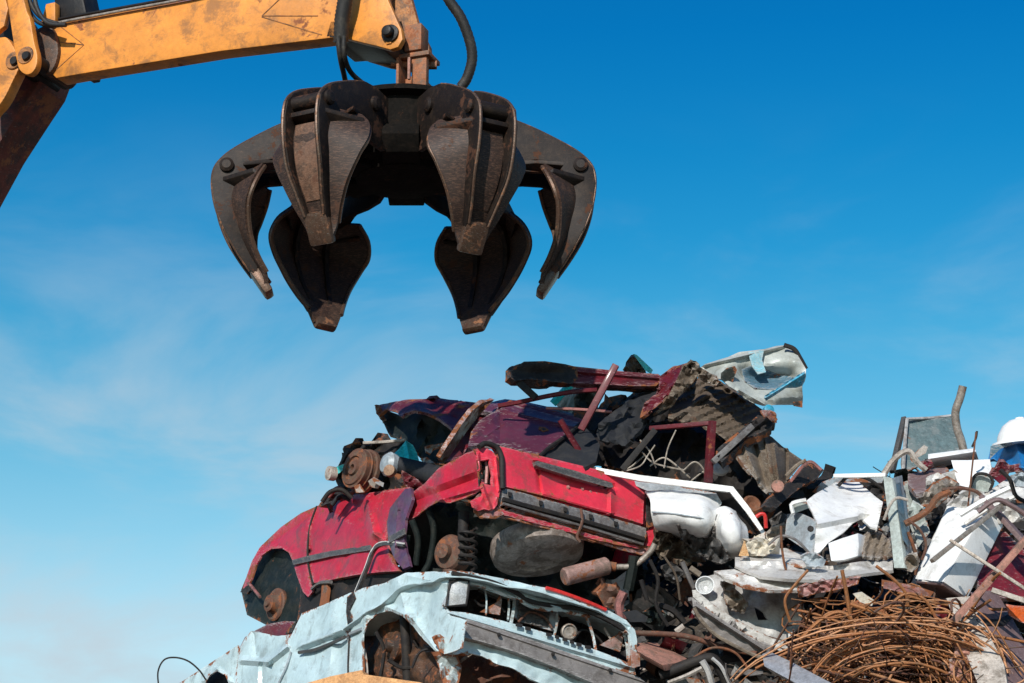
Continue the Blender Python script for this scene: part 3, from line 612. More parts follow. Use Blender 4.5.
tube('boot_gap_shade', [P(x, y, RR(x, y) - .045) for x, y in [(479, 447), (485, 443.5), (492, 445), (498, 449), (501.5, 458), (502, 472), (502.5, 489)]], .018, M['dark'], rc, 8, 6)  # dark tube standing for the shade in the gap beside the tailgate
panel('torn_lower_corner', [(472, 501), (480, 493), (492, 510), (500, 506), (504, 514), (495, 519), (480, 517), (474, 512)], lambda x, y: RR(x, y) + .0, M['pinkish'], rc, .012, 3, .02, 10, .03)
TL = [(493.5, 445), (508, 448), (530, 453.5), (560, 460.5), (595, 469), (625, 477), (640, 482), (649, 486.5), (645, 490), (643.5, 506), (643, 524), (620, 517), (600, 511.5), (570, 503), (538, 494.5), (503, 486), (501, 466), (498, 451)]
panel('tailgate', TL, lambda x, y: RR(x, y) - .03, M['red'], rc, .04, 3.6, .008, 45, .003, seed=1,
      folds=[(611, 489, 611, 513, 4, .035), (537, 466, 541, 492, 2.5, -.03), (536, 464, 614, 487, 4, -.03), (541, 493, 611, 513, 3, .02)], bumps=[(575, 485, 34, 10, -.03)])
panel('badge_strip', [(535, 461.5), (538, 461), (575, 470.5), (612, 483), (613.5, 487), (609, 487.5), (575, 478), (540, 467), (536, 465)], lambda x, y: RR(x, y) - .09, M['trim'], rc, .03, 3, .003)
for x, y in ((568, 487), (582, 489), (596, 494), (590, 492)):
    lathe('plate_stud', P(x, y, RR(x, y) - .0), -FW, [(.012, .0), (.012, .012), (.004, .014)], M['pinkish'], rc, 10)
bb = panel('bumper_beam', [(502.5, 488), (520, 492), (545, 499), (575, 507.5), (605, 516), (632, 523.5), (646, 528), (646.5, 536), (643, 546), (630, 543), (600, 534), (560, 523), (530, 514), (502, 505)], lambda x, y: RR(x, y) - .02, M['greymetal'], rc, .05, 3, .006, 20, .004, seed=3,
      bumps=[])
tube('beam_groove', [P(x, y, RR(x, y) - .045) for x, y in [(503, 499.5), (530, 507), (575, 519), (620, 532), (644, 539.5)]], .017, M['dark'], bb, 6, 3)
tube('beam_lip', [P(x, y, RR(x, y) - .045) for x, y in [(503, 503.5), (530, 511.5), (575, 524), (620, 537.5), (643, 544.5)]], .009, M['greymetal'], bb, 6, 3)
for x, y in ((510, 494.3), (541, 503), (565.5, 509.5), (591, 516.5), (616, 523.5)):
    s = 2.0
    prism('beam_hole', [(x - s, y - s - .4), (x + s, y - s + .6), (x + s, y + s + .4), (x - s, y + s - .6)], lambda a, b: RR(a, b) - .05, FW * .03, M['dark'], bb, 0)
tube('beam_clip', [P(x, y, RR(x, y) - .06) for x, y in [(581, 509), (582, 522), (577, 536), (580, 542)]], .01, M['rustbrown'], rc, 6, 4)
panel('rear_sill', [(488, 506), (500, 508), (520, 514), (550, 522), (580, 531), (610, 540), (640, 546), (650, 546), (653, 552), (648, 556), (625, 551), (600, 543), (570, 535), (540, 527), (510, 519), (492, 516)], lambda x, y: RR(x, y) + .01, M['pinkish'], rc, .015, 3.2, .012, 12, .012, rag=.4, seed=5)
panel('rear_sill_paint', [(494, 508), (520, 514.5), (560, 525), (600, 537), (640, 546.5), (641, 549), (600, 541), (560, 529.5), (520, 519), (496, 513)], lambda x, y: RR(x, y) - .015, M['red_shaded'], rc, .012, 3.2, .01, 12, .01, rag=.5, seed=8)
panel('corner_panel', [(646, 488), (651, 490), (654, 498), (656, 520), (656, 545), (652, 552), (646, 547), (647, 532), (651, 527), (652, 500), (648, 497), (645, 525), (643, 522), (644, 497)], lambda x, y: RR(x, y) + .02, M['red'], rc, .015, 3, .01, 10, .01, seed=2)
panel('lamp_cavity', [(645, 495), (654, 496), (655, 530), (645, 530)], lambda x, y: RR(x, y) + .08, M['dark'], rc, .02, 4)
panel('lamp_opening_shade', [(646.5, 497), (652, 499), (653, 526), (647, 528)], lambda x, y: RR(x, y) - .005, M['dark'], rc, .01, 3, .002)  # dark sheet whose colour stands for the shade inside the lamp hole
# the far flank, seen only from the side
sheet3('far_flank', [[P(655, 500, RR(655, 500) + .02) + cdir * t + ZU * (.0 - .1 * t), P(655, 545, RR(655, 545) + .02) + cdir * t - ZU * .1 * t] for t in (0, 1, 2.1, 3.0)], M['red_shaded'], rc, .01, 5, .03)
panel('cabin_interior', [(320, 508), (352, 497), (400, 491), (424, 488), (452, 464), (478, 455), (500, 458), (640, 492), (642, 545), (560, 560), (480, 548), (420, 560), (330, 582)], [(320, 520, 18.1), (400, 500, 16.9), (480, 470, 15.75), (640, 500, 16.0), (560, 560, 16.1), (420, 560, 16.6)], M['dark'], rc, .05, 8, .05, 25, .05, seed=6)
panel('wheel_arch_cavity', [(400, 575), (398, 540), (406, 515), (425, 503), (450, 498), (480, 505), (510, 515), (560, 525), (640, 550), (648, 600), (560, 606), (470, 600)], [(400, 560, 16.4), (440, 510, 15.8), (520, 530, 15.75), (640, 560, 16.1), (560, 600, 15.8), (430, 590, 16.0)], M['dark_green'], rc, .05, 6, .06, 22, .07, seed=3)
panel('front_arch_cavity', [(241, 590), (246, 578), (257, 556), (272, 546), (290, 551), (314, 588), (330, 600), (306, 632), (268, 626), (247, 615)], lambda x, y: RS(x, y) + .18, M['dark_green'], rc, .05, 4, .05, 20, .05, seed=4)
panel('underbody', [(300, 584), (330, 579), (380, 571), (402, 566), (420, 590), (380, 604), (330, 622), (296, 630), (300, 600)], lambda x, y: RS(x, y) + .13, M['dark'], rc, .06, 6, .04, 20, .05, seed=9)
panel('torn_bumper_mount', [(240, 592), (246, 586), (250, 584), (250, 590), (247, 594)], lambda x, y: RS(x, y) - .05, M['dark'], rc, .02, 3)
tube('fender_brace', [P(x, y, RS(x, y) - .03) for x, y in [(248, 583), (252, 587), (260, 597)]], .012, M['pinkish'], rc, 6, 3)
panel('rusty_bracket', [(322, 582), (327, 579), (328, 590), (326, 605), (319, 607), (321, 596)], lambda x, y: RS(x, y) - .02, M['orangebit'], rc, .02, 3, .01).data.materials[0] = M['rust']
tube('sill_tube', [P(x, y, RS(x, y) - .04) for x, y in [(312, 589), (320, 583), (331, 582)]], .014, M['greymetal'], rc, 6, 3)
d0 = P(273, 604, RS(273, 604) + .02)
hub = lathe('brake_disc', d0, (-.75, -.6, .05), [(.02, -.05), (.118, -.05), (.122, -.03), (.122, -.02), (.11, -.012), (.075, -.012), (.068, 0), (.062, .04), (.03, .045), (.025, .06), (.01, .06)], M['brake'], rc, 28)
hub2 = lathe('brake_drum', P(447, 552, 15.35), (-.62, -.78, .0), [(.02, -.12), (.115, -.12), (.118, -.02), (.105, .0), (.05, .01), (.048, .05), (.02, .055), (.01, .05)], M['brake'], rc, 28)
tube('stub_axle', [P(447, 560, 15.4), P(452, 574, 15.35), P(458, 585, 15.3)], [.05] * 13, M['brake'], rc, 10, 6)
cc = P(468, 548, 15.3)
tube('coil_spring', [cc + Vector((.055 * math.cos(t * 1.05), .055 * math.sin(t * 1.05), .13 - t * .0085)) for t in range(32)], .011, M['dark'], rc, 6, 2)
tube('damper', [P(464, 512, 15.4), P(463, 535, 15.35), P(462, 560, 15.3)], .035, M['dark'], rc, 10, 3)
for pts in ([(412, 520), (418, 540), (416, 565)], [(428, 508), (434, 530), (430, 560), (424, 572)], [(408, 535), (404, 560), (412, 575)]):
    tube('brake_hose', [P(x, y, 15.65) for x, y in pts], .022, M['dark_green'], rc, 8, 6)
tube('seat_belt', [P(x, y, RS(x, y) - .1) for x, y in [(404, 545), (392, 543.5), (380, 545), (373, 552), (367, 568), (357, 592)]], .016, M['trim'], rc, 4, 5)
tube('seat_belt', [P(x, y, RS(x, y) - .125) for x, y in [(404, 543.5), (392, 542), (379, 543), (371, 552), (365, 568), (355, 592)]], .007, M['white_dull'], rc, 4, 5)
# spare wheel well: a pressed steel tub under the boot floor
sw = P(537, 548, 15.38)
lathe('spare_wheel_well', sw, (.12, -.25, -1), [(.10, -.06), (.295, -.05), (.305, .0), (.29, .06), (.24, .085), (.15, .09), (.14, .075), (.02, .07)][:], M['tank'], rc, 40)
mu = lathe('muffler', P(564, 577, 15.15), P(610, 565, 15.3) - P(564, 577, 15.15), [(.02, 0), (.05, .0), (.058, .012), (.058, .31), (.05, .32), (.02, .322)], M['muffler'], rc, 24)
tube('tail_pipe', [P(x, y, 15.3) for x, y in [(608, 566), (618, 567), (632, 566), (643, 559), (651, 551), (655, 544)]], .02, M['pipe'], rc, 10, 6)
tube('pipe_collar', [P(609, 566, 15.3), P(616, 567, 15.3)], .03, M['rust'], rc, 10, 1)

# loose parts heaped on the red car's bonnet
ax = thing('suspension_unit', 'rusty brake drum on a dark suspension unit lying on the bonnet of the red car', 'car part')
lathe('brake_drum', P(352, 467, 16.55), (-.75, -.65, .12), [(.02, -.03), (.022, .0), (.05, .0), (.055, -.018), (.08, -.02), (.085, -.006), (.12, -.008), (.126, -.02), (.142, -.022), (.142, -.06), (.148, -.064), (.148, -.07), (.142, -.074), (.142, -.10), (.158, -.105), (.158, -.13), (.02, -.14)][::-1], M['brake'], ax, 32)
panel('axle_cradle', [(338, 486), (335, 478), (337, 468), (341, 460), (344, 446), (352, 443), (363, 442), (380, 441), (404, 440), (408, 446), (396, 458), (392, 470), (402, 486), (404, 492), (380, 492), (352, 495), (340, 498), (330, 503), (318, 507), (323, 500), (328, 492), (333, 488)], [(330, 500, 17.0), (352, 450, 17.0), (404, 440, 16.8), (402, 488, 16.5)], M['dark'], ax, .08, 4, .06, 14, .09, rag=.8, seed=3)
tube('cradle_edge', [P(x, y, 16.75) for x, y in [(363, 443), (385, 442), (405, 440)]], .012, M['palebeige'], ax, 6, 2)
panel('bracket', [(368, 481), (374, 477), (383, 483), (378, 489), (371, 487)], 16.35, M['pipe'], ax, .02, 3, .01)
panel('bracket', [(354, 486), (360, 484), (365, 492), (356, 493)], 16.35, M['palebeige'], ax, .02, 3, .01)
panel('bracket', [(373, 478), (384, 483), (383, 487), (372, 481)], 16.3, M['greyblue'], ax, .01, 3)
lathe('bushing', P(334.5, 474, 16.6), (-.8, -.5, 0), [(.02, 0), (.05, .0), (.05, .05), (.02, .055)], M['palebeige'], ax, 16)
panel('hose_end', [(334, 470), (338, 466), (344, 464), (343, 470), (338, 474)], 16.65, M['teal'], ax, .02, 3)
for i, pts in enumerate(([(322, 502), (330, 492), (342, 490), (352, 498)], [(328, 497), (338, 488), (348, 494), (356, 490)], [(332, 505), (340, 496), (350, 500)], [(365, 446), (358, 452), (352, 450)])):
    tube('hose', [P(x, y, 16.6 + .1 * i) for x, y in pts], .016, M[['dark', 'pinkish', 'navy', 'dark'][i]], ax, 8, 5)
tag(panel('teal_sheet', [(392, 455), (399, 449), (406, 440.5), (413, 445), (417, 453), (420, 464), (412, 463), (400, 459)], [(392, 455, 16.5), (406, 440, 16.7), (420, 464, 16.4)], M['teal'], None, .01, 3, .015, 10, .02, seed=2, folds=[(406, 441, 410, 463, 4, .04)]), 'small bright teal plastic sheet above the rusty brake drum', 'plastic sheet')
st = thing('shock_absorber', 'dark tubular strut with a grey rounded end lying below the small teal sheet', 'car part')
tube('strut_tube', [P(392, 463, 16.25), P(420, 471, 16.1), P(444, 479, 15.9)], [.055 + .02 * i / 12 for i in range(13)], M['navy'], st, 14, 6)
lathe('strut_cap', P(388, 464, 16.2), (-.8, -.5, .1), [(.02, -.06), (.075, -.05), (.085, 0), (.06, .03), (.02, .04)], M['greyblue'], st, 18)
lathe('strut_eye', P(391, 472, 16.15), (-.3, -.9, .1), [(.02, 0), (.04, 0), (.04, .04), (.02, .045)], M['wood'], st, 14)
for i, q in enumerate(([(426, 447), (445, 442), (446, 447), (434, 450), (430, 454), (426, 452)], [(420, 459), (427, 457), (434, 463), (446, 466), (440, 470), (426, 466)], [(402, 470), (412, 476), (422, 480), (432, 484), (425, 490), (408, 488), (404, 484)])):
    tag(panel('bent_bracket', q, 16.25 - .1 * i, M[['pipe', 'pipe', 'maroon'][i]], None, .015, 3, .02, 8, .03, seed=i), ['grey bent bracket in the dark hollow just right of the small teal sheet', 'thin grey torn flange above the dark tubular strut', 'crumpled maroon scrap on the red car below the tubular strut'][i], 'bracket')

# ================================================================== maroon car (top of the stack)
pc_ = thing('crushed_car', 'flattened maroon car on top of the stack with its roof frame bent open', 'wrecked car', 'crushed cars stacked in the pile')
panel('front_fender', [(375, 407), (379, 405), (390, 402.5), (407, 399.5), (424, 399), (437, 398), (455, 400), (472, 402), (484, 404), (474, 413), (463, 423), (455, 434), (449, 426), (440, 419), (428, 413), (415, 410.5), (405, 413), (401, 417), (396, 412), (386, 410), (379, 415), (376, 412)],
      [(375, 408, 17.5), (407, 400, 17.0), (437, 398, 17.1), (484, 404, 16.8), (455, 434, 16.1), (415, 411, 16.4)], M['maroon'], pc_, .02, 3, .03, 22, .03, rag=.3, seed=3, folds=[(420, 405, 462, 420, 6, -.07), (436, 399, 470, 408, 4, .06)])
panel('fender_cavity', [(376, 411), (384, 409), (400, 416), (415, 408), (440, 416), (456, 434), (452, 455), (442, 466), (420, 458), (404, 442), (388, 433), (384, 424)], [(376, 411, 17.6), (415, 408, 17.0), (456, 434, 16.5), (420, 460, 16.6), (388, 433, 17.2)], M['dark_green'], pc_, .04, 5, .05, 16, .05, seed=5)
panel('torn_edge', [(375, 406), (380, 405), (382, 412), (386, 420), (392, 428), (387, 427), (379, 417)], lambda x, y: 17.3, M['palebeige'], pc_, .01, 2.5, .02, 5, .03, rag=.7)
panel('pillar', [(494, 399.5), (487, 407), (478, 417), (468, 430), (458, 444), (449, 457), (443, 463), (440, 458), (446, 448), (454, 436), (462, 424), (472, 411), (482, 403)], [(494, 400, 16.5), (468, 425, 16.1), (442, 460, 15.9)], M['pinkish'], pc_, .03, 3, .02, 10, .03, seed=2, folds=[(490, 403, 446, 458, 3, .06)])
panel('pillar_trim', [(495, 399), (490, 403), (474, 411), (463, 422), (472, 419), (484, 410)], lambda x, y: 16.2, M['dark'], pc_, .02, 3, .02)
PDp = [(468, 447), (471, 432), (480, 420), (491, 413), (500, 409), (505, 404), (520, 406), (538, 411), (560, 417), (580, 423), (572, 432), (556, 444), (540, 456), (520, 450), (500, 444.5), (485, 443)]
PD = PLN((500, 405, 16.35), (580, 423, 16.2), (485, 447, 15.55))
panel('door', PDp, PD, M['plum'], pc_, .04, 3.4, .02, 34, .012, seed=3, folds=[(500, 409, 575, 427, 4, .05), (503, 424, 486, 436, 1.6, .02), (500, 412, 500, 444, 6, -.05), (473, 436, 500, 412, 5, .05)])
panel('inner_fender', [(446, 462), (456, 438), (468, 421), (484, 404), (500, 400), (506, 412), (488, 424), (474, 440), (462, 458)], [(446, 462, 16.3), (484, 404, 16.9), (506, 412, 16.7), (462, 458, 16.1)], M['maroon'], pc_, .03, 3, .02, 12, .03, seed=8)
panel('cowl', [(478, 410), (490, 402.5), (505, 399), (522, 401), (545, 406), (565, 411), (582, 417), (582, 424), (560, 418), (535, 411), (505, 406), (492, 413)], [(478, 410, 16.7), (505, 399, 17.0), (582, 417, 16.7), (582, 424, 16.3), (505, 406, 16.45)], M['plum'], pc_, .03, 3, .01, 20, .015, seed=4, folds=[(492, 405, 578, 418, 3, .04)])
panel('door_handle', [(539, 426.5), (545, 427), (549, 430), (543, 431.5), (538.5, 429)], lambda x, y: PD(x, y) - .03, M['dark'], pc_, .02, 2)
panel('window_sill', [(498, 408), (510, 400), (530, 405), (560, 412), (585, 420), (580, 424), (560, 418), (530, 410), (506, 405)], lambda x, y: PD(x, y) + .02, M['maroon'], pc_, .04, 3, .01)
panel('dark_rear_door', [(540, 457), (556, 444), (572, 432), (582, 424), (592, 434), (600, 445), (596, 462), (585, 467), (560, 461)], lambda x, y: PD(min(x, 580), y) + .03, M['navy'], pc_, .03, 4, .03, 14, .03, seed=6)
tube('door_edge', [P(x, y, PD(x, y) - .04) for x, y in [(540, 456), (550, 447), (566, 436), (580, 424)]], .014, M['dark'], pc_, 6, 4)
tube('door_brace', [P(x, y, 15.75) for x, y in [(560, 420), (572, 440), (588, 466)]], .022, M['maroon'], pc_, 5, 3)
# roof frame
panel('roof_end', [(510, 377), (512, 370), (524, 361.5), (545, 361), (565, 364), (577, 367), (578, 378), (572, 384), (548, 381), (528, 379), (515, 381)], VPL((512, 375, 15.9), (662, 380, 16.3)), M['dark'], pc_, .08, 3, .006, 16, .004, seed=1, bumps=[(543, 373, 22, 5, -.05)])
panel('roof_rail', [(572, 366), (600, 369), (630, 372), (658, 374), (662, 380), (656, 386), (630, 386), (600, 384), (572, 383)], VPL((512, 375, 15.95), (662, 380, 16.3)), M['maroon'], pc_, .08, 3, .006, 16, .004, seed=2, folds=[(575, 374, 660, 381, 2.5, -.02)])
panel('roof_rail_underside', [(576, 378), (655, 382), (661, 388), (640, 391), (600, 387), (576, 385)], VPL((512, 375, 16.05), (662, 380, 16.4)), M['dark'], pc_, .05, 4, .01)
bar('front_pillar', P(515, 379, 15.95), P(536, 398, 15.9), .03, .045, M['dark'], pc_)
tube('window_frame', [P(x, y, 16.0) for x, y in [(498, 406), (520, 402), (548, 396), (575, 391.5), (597, 390)]], .016, M['maroon'], pc_, 6, 5)
tube('window_frame', [P(x, y, 15.9) for x, y in [(546, 408), (580, 409.5), (612, 412)]], .010, M['pinkish'], pc_, 6, 4)
bar('window_post', P(616, 365, 15.8), P(581, 430, 15.7), .03, .045, M['maroon'], pc_)
bar('window_post', P(712, 421, 15.55), P(708, 483, 15.5), .04, .055, M['maroon'], pc_)
bar('window_post', P(650, 428.5, 15.75), P(714, 423, 15.55), .03, .028, M['maroon'], pc_)
bar('window_post', P(655, 430, 15.7), P(622, 470, 15.6), .035, .04, M['dark'], pc_)
panel('cabin_lining', [(606, 414), (622, 404), (634, 392), (660, 388), (690, 380), (700, 400), (735, 445), (742, 470), (728, 490), (660, 478), (590, 462), (582, 440), (588, 412), (604, 410), (612, 402)], [(600, 400, 16.6), (690, 385, 16.8), (740, 460, 16.6), (640, 470, 16.3), (590, 450, 16.1), (650, 430, 16.7)], M['dark'], pc_, .1, 4.5, .08, 22, .12, rag=.8, seed=4)
panel('crumpled_lining', [(610, 414), (624, 404), (638, 394), (662, 388), (672, 400), (660, 412), (650, 420), (640, 430), (625, 446), (600, 440), (598, 424)], [(610, 412, 16.1), (660, 390, 16.3), (640, 430, 15.9), (600, 440, 15.9)], M['navy'], pc_, .03, 3.4, .05, 16, .08, rag=.6, seed=8)
panel('crumpled_roof_skin', [(660, 376), (672, 367), (690, 362), (694, 363), (690, 378), (682, 388), (668, 398), (652, 410), (640, 418), (644, 404), (658, 392)], [(660, 376, 16.2), (692, 362, 16.3), (682, 388, 16.0), (640, 418, 15.9)], M['maroon'], pc_, .02, 3, .05, 12, .06, rag=.6, seed=9, folds=[(690, 364, 650, 410, 5, .07)])
panel('crumpled_edge', [(684, 366), (694, 361), (700, 370), (690, 386), (672, 404), (660, 412), (654, 416), (668, 396)], 15.95, M['tan'], pc_, .015, 3, .04, 9, .06, rag=.8, seed=3)
for i, pts in enumerate(([(655, 445), (648, 455), (640, 466), (622, 472)], [(676, 430), (668, 448), (664, 468)], [(642, 452), (652, 462), (668, 467), (684, 470)], [(640, 440), (650, 452), (656, 468)], [(618, 474), (632, 466), (645, 455)], [(684, 470), (694, 462), (702, 467), (706, 478)], [(650, 466), (662, 458), (672, 462), (690, 478)], [(690, 482), (700, 474), (710, 468)])):
    tube('frayed_strap', [P(x, y, 15.6 + .03 * i) for x, y in pts], .0055, M['twig'], pc_, 5, 5)

# pieces wedged behind the maroon car
tag(panel('teal_glazed_door', [(556, 403), (566, 391), (576, 383), (592, 384), (586, 400), (578, 414), (562, 412)], 17.2, M['palegreen'], None, .03, 3.5, .02, 12, .02, folds=[(578, 384, 566, 410, 2.5, .04)]), 'pale green-white sheet seen through the maroon roof frame', 'metal sheet')
tag(tube('teal_strip', [P(x, y, 17.0) for x, y in [(553, 404), (562, 394), (572, 384), (580, 378)]], .03, M['teal'], None, 5, 3), 'narrow teal strip behind the slanting maroon window frame', 'strip')
tag(panel('dark_bulkhead', [(574, 398), (588, 386), (600, 386), (602, 394), (592, 420), (575, 420)], 16.9, M['dark_green'], None, .04, 4, .03, 10, .04), 'dark torn bulkhead between the maroon roof frame posts', 'car panel')
bk = thing('torn_panel_scrap', 'brown torn scrap with a teal strip poking up behind the maroon roof rail', 'scrap piece')
panel('torn_sheet', [(624, 371), (626, 362), (631, 355), (635, 354), (640, 361), (645, 370), (640, 375), (626, 374)], 16.9, M['tan'], bk, .02, 2.6, .03, 6, .05, rag=.6)
panel('teal_strip', [(633, 354), (637, 355), (653, 370), (651, 374), (645, 370)], 16.85, M['teal'], bk, .015, 3)
# ================================================================== crumpled wreck at the right of the stack
uw = thing('crushed_underbody', 'brown crumpled car underside with pressed ribs leaning against the right end of the maroon car', 'wrecked car')
panel('ribbed_floor', [(672, 402), (684, 392), (692, 382), (704, 374), (712, 376), (722, 382), (736, 391), (748, 399), (760, 408), (768, 414), (772, 420), (756, 434), (742, 444), (728, 442), (712, 430), (700, 424), (684, 422), (668, 418)],
      [(672, 402, 16.2), (704, 374, 16.4), (768, 414, 16.3), (742, 444, 15.8), (684, 422, 15.85)], M['tan'], uw, .02, 2.6, .03, 40, .02, rag=.4, seed=1, waves=[(R(68), 7.5, .028)], folds=[(676, 417, 706, 395, 4, .08), (722, 384, 745, 400, 3, .06)])
panel('side_member', [(716, 450), (730, 438), (748, 424), (758, 415), (764, 409), (771, 411), (776, 420), (770, 428), (758, 434), (744, 442), (732, 452), (722, 462), (716, 458)], [(716, 455, 15.5), (764, 409, 15.9), (776, 420, 15.8)], M['dark'], uw, .06, 3, .02, 12, .03, seed=2, folds=[(718, 456, 770, 416, 3, .05)])
bar('member_rail', P(713, 462, 15.45), P(752, 426, 15.6), .035, .04, M['greymetal'], uw)
lathe('rubber_mount', P(767, 412, 15.7), (.3, -.9, .2), [(.02, 0), (.035, 0), (.035, .04), (.01, .05)], M['bluestain'], uw, 14)
panel('mount_bracket', [(762, 410), (770, 410), (776, 416), (777, 423), (772, 422), (766, 416)], 15.65, M['pinkish'], uw, .02, 2.6, .015, 6, .03)
panel('folded_wing', [(733, 450), (748, 441), (756, 434), (763, 432), (766, 446), (770, 462), (774, 478), (776, 492), (768, 492), (756, 480), (744, 466)], [(733, 450, 15.6), (763, 432, 15.9), (776, 492, 15.5), (744, 466, 15.5)], M['tan_light'], uw, .02, 2.8, .02, 24, .015, seed=3, folds=[(752, 438, 766, 486, 4, -.08), (744, 446, 758, 478, 4, .06)])
panel('folded_wing', [(763, 432), (772, 437), (782, 446), (792, 453), (804, 461), (798, 468), (788, 480), (780, 492), (776, 488), (770, 462)], [(763, 432, 15.9), (804, 461, 15.9), (780, 492, 15.5), (770, 462, 15.55)], M['tan'], uw, .02, 2.8, .02, 24, .02, seed=4, folds=[(774, 444, 780, 486, 4, .07), (786, 452, 786, 478, 3, -.05)])
panel('lower_flange', [(774, 492), (790, 480), (804, 464), (812, 462), (824, 470), (818, 478), (806, 484), (792, 494), (776, 508), (764, 506)], [(774, 492, 15.4), (812, 462, 15.9), (824, 470, 15.9), (776, 508, 15.3)], M['dark'], uw, .05, 3, .02, 20, .015, rag=.4, seed=5)
tube('bright_lip', [P(x, y, 15.6) for x, y in [(776, 493), (790, 482), (802, 467), (811, 462), (821, 470)]], .012, M['pinkish'], uw, 6, 4)
tube('bright_lip', [P(x, y, 15.6) for x, y in [(786, 476), (796, 466), (806, 460)]], .012, M['tan_light'], uw, 6, 3)
lathe('grommet', P(777, 487, 15.35), (.1, -1, 0), [(.015, 0), (.04, 0), (.04, .03), (.015, .03)], M['pinkrust'], uw, 14)
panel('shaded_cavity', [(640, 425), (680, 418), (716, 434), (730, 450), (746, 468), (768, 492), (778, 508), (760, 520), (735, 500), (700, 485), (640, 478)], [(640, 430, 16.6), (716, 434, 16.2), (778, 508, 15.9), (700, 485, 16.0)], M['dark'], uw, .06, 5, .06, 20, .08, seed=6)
lathe('white_cap', P(720, 466, 15.7), (.2, -1, .3), [(.01, .01), (.06, 0), (.065, -.02), (.01, -.02)][::-1], M['white_dull'], uw, 18)

wt = thing('crumpled_body_shell', 'crumpled dirty white and teal sheet standing highest at the right end of the car stack', 'metal sheet')
panel('sheet', [(697, 370), (705, 364), (718, 360), (728, 357), (739, 352), (752, 350.5), (765, 349), (776, 346), (786, 345), (794, 349), (800, 359), (806, 369), (805.5, 376), (802, 386), (803, 397), (802.5, 407), (792, 405), (776, 405), (763, 406), (753, 403), (744, 398), (737, 391), (729, 386), (721, 379), (708, 377)],
      [(697, 370, 16.2), (739, 352, 16.1), (786, 345, 16.2), (806, 372, 16.0), (802, 407, 16.1), (763, 406, 15.8), (729, 386, 15.8)], M['whiteteal'], wt, .012, 2.8, .02, 24, .02, seed=2,
      bumps=[(768, 377, 26, 8, -.20), (744, 372, 8, 8, -.08), (792, 358, 14, 10, .06), (776, 398, 30, 5, .06)], folds=[(705, 365, 784, 346, 3, .05), (739, 390, 764, 404, 4, .05)])
panel('dark_notch', [(721, 373), (727, 368), (735, 366), (737, 370), (734, 378), (732, 385), (725, 383), (721, 379)], lambda x, y: 15.84, M['dark_green'], wt, .01, 3, .01)
panel('teal_patch', [(748, 352), (764, 350), (762, 360), (766, 372), (758, 374), (752, 366)], lambda x, y: soft([(697, 370, 16.2), (739, 352, 16.1), (786, 345, 16.2), (806, 372, 16.0), (802, 407, 16.1), (763, 406, 15.8), (729, 386, 15.8)])(x, y) - .03, M['whiteteal'], wt, .008, 3, .01).data.materials[0] = paint('pale_teal_paint', (.22, .48, .56), .45, 0, .35, scale=5, dirtcol=(.4, .42, .38))
panel('blue_fold', [(764, 398), (775, 391), (786, 384), (796, 376), (805, 371), (806, 376), (802, 386), (796, 388), (786, 388), (774, 396), (766, 401)], [(764, 398, 15.72), (805, 371, 15.8), (802, 388, 15.85)], M['bluestain'], wt, .02, 2.8, .02, 10, .03, seed=4, folds=[(764, 399, 804, 374, 3, .05)])
panel('dark_corner', [(793, 402), (802, 401), (802.5, 407.5), (794, 406)], 15.8, M['dark'], wt, .02, 2.5)
panel('dark_dent', [(742, 369), (752, 366), (765, 370), (780, 375), (793, 377), (788, 384), (772, 389.5), (755, 388), (745, 381)], lambda x, y: soft([(697, 370, 16.2), (739, 352, 16.1), (786, 345, 16.2), (806, 372, 16.0), (802, 407, 16.1), (763, 406, 15.8), (729, 386, 15.8)])(x, y) - .015 + .20 * math.exp(-((x - 768) / 26) ** 2 - ((y - 377) / 8) ** 2), M['steelblue'], wt, .006, 2.5, .006)
tube('rolled_edge', [P(x, y, 16.1) for x, y in [(784, 345), (794, 349), (800, 358), (806, 369)]], .016, M['dark'], wt, 6, 4)
panel('torn_root', [(690, 362), (700, 367), (712, 374), (722, 383), (716, 386), (704, 382), (696, 376)], 15.95, M['tan_light'], wt, .02, 2.6, .04, 7, .06, rag=.7, seed=2)

# ================================================================== white bonnet and silver front panel right of the red car
wb = thing('white_car_bonnet', 'white bonnet with a raised rim sticking out to the right behind the red hatchback', 'car bonnet')
HB = [(570, 461), (600, 468), (640, 475), (690, 481), (733, 486.5), (750, 508), (767, 535), (762, 534), (746, 512), (730, 492), (690, 487), (640, 481), (600, 473), (570, 465)]
panel('rim', HB, VPL((600, 470, 15.55), (767, 530, 15.3)), M['white'], wb, .03, 3.5, .004, 20)
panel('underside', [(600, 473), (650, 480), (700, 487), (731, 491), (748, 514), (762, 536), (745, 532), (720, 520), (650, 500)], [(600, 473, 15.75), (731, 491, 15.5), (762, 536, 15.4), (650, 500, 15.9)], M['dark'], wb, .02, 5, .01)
panel('inner_grey_skin', [(616, 477), (650, 482), (690, 488), (716, 493), (722, 503), (716, 512), (690, 500), (650, 492)], [(616, 477, 15.68), (690, 488, 15.56), (716, 512, 15.5)], M['greyblue'], wb, .01, 4, .01)
sheet3('rolled_bonnet_skin', [[P(*p) for p in r] for r in (
    [(642, 489, 15.80), (670, 491, 15.62), (700, 496, 15.5), (716, 502, 15.55)],
    [(650, 500, 15.42), (675, 503, 15.30), (702, 509, 15.25), (718, 513, 15.42)],
    [(652, 517, 15.36), (676, 519, 15.24), (700, 524, 15.20), (716, 528, 15.4)],
    [(657, 528, 15.46), (676, 531, 15.40), (698, 536, 15.35), (712, 538, 15.5)],
    [(664, 534, 15.9), (680, 538, 15.8), (696, 541, 15.75), (708, 543, 15.8)])], M['white'], wb, .01, 7, .014, .16)
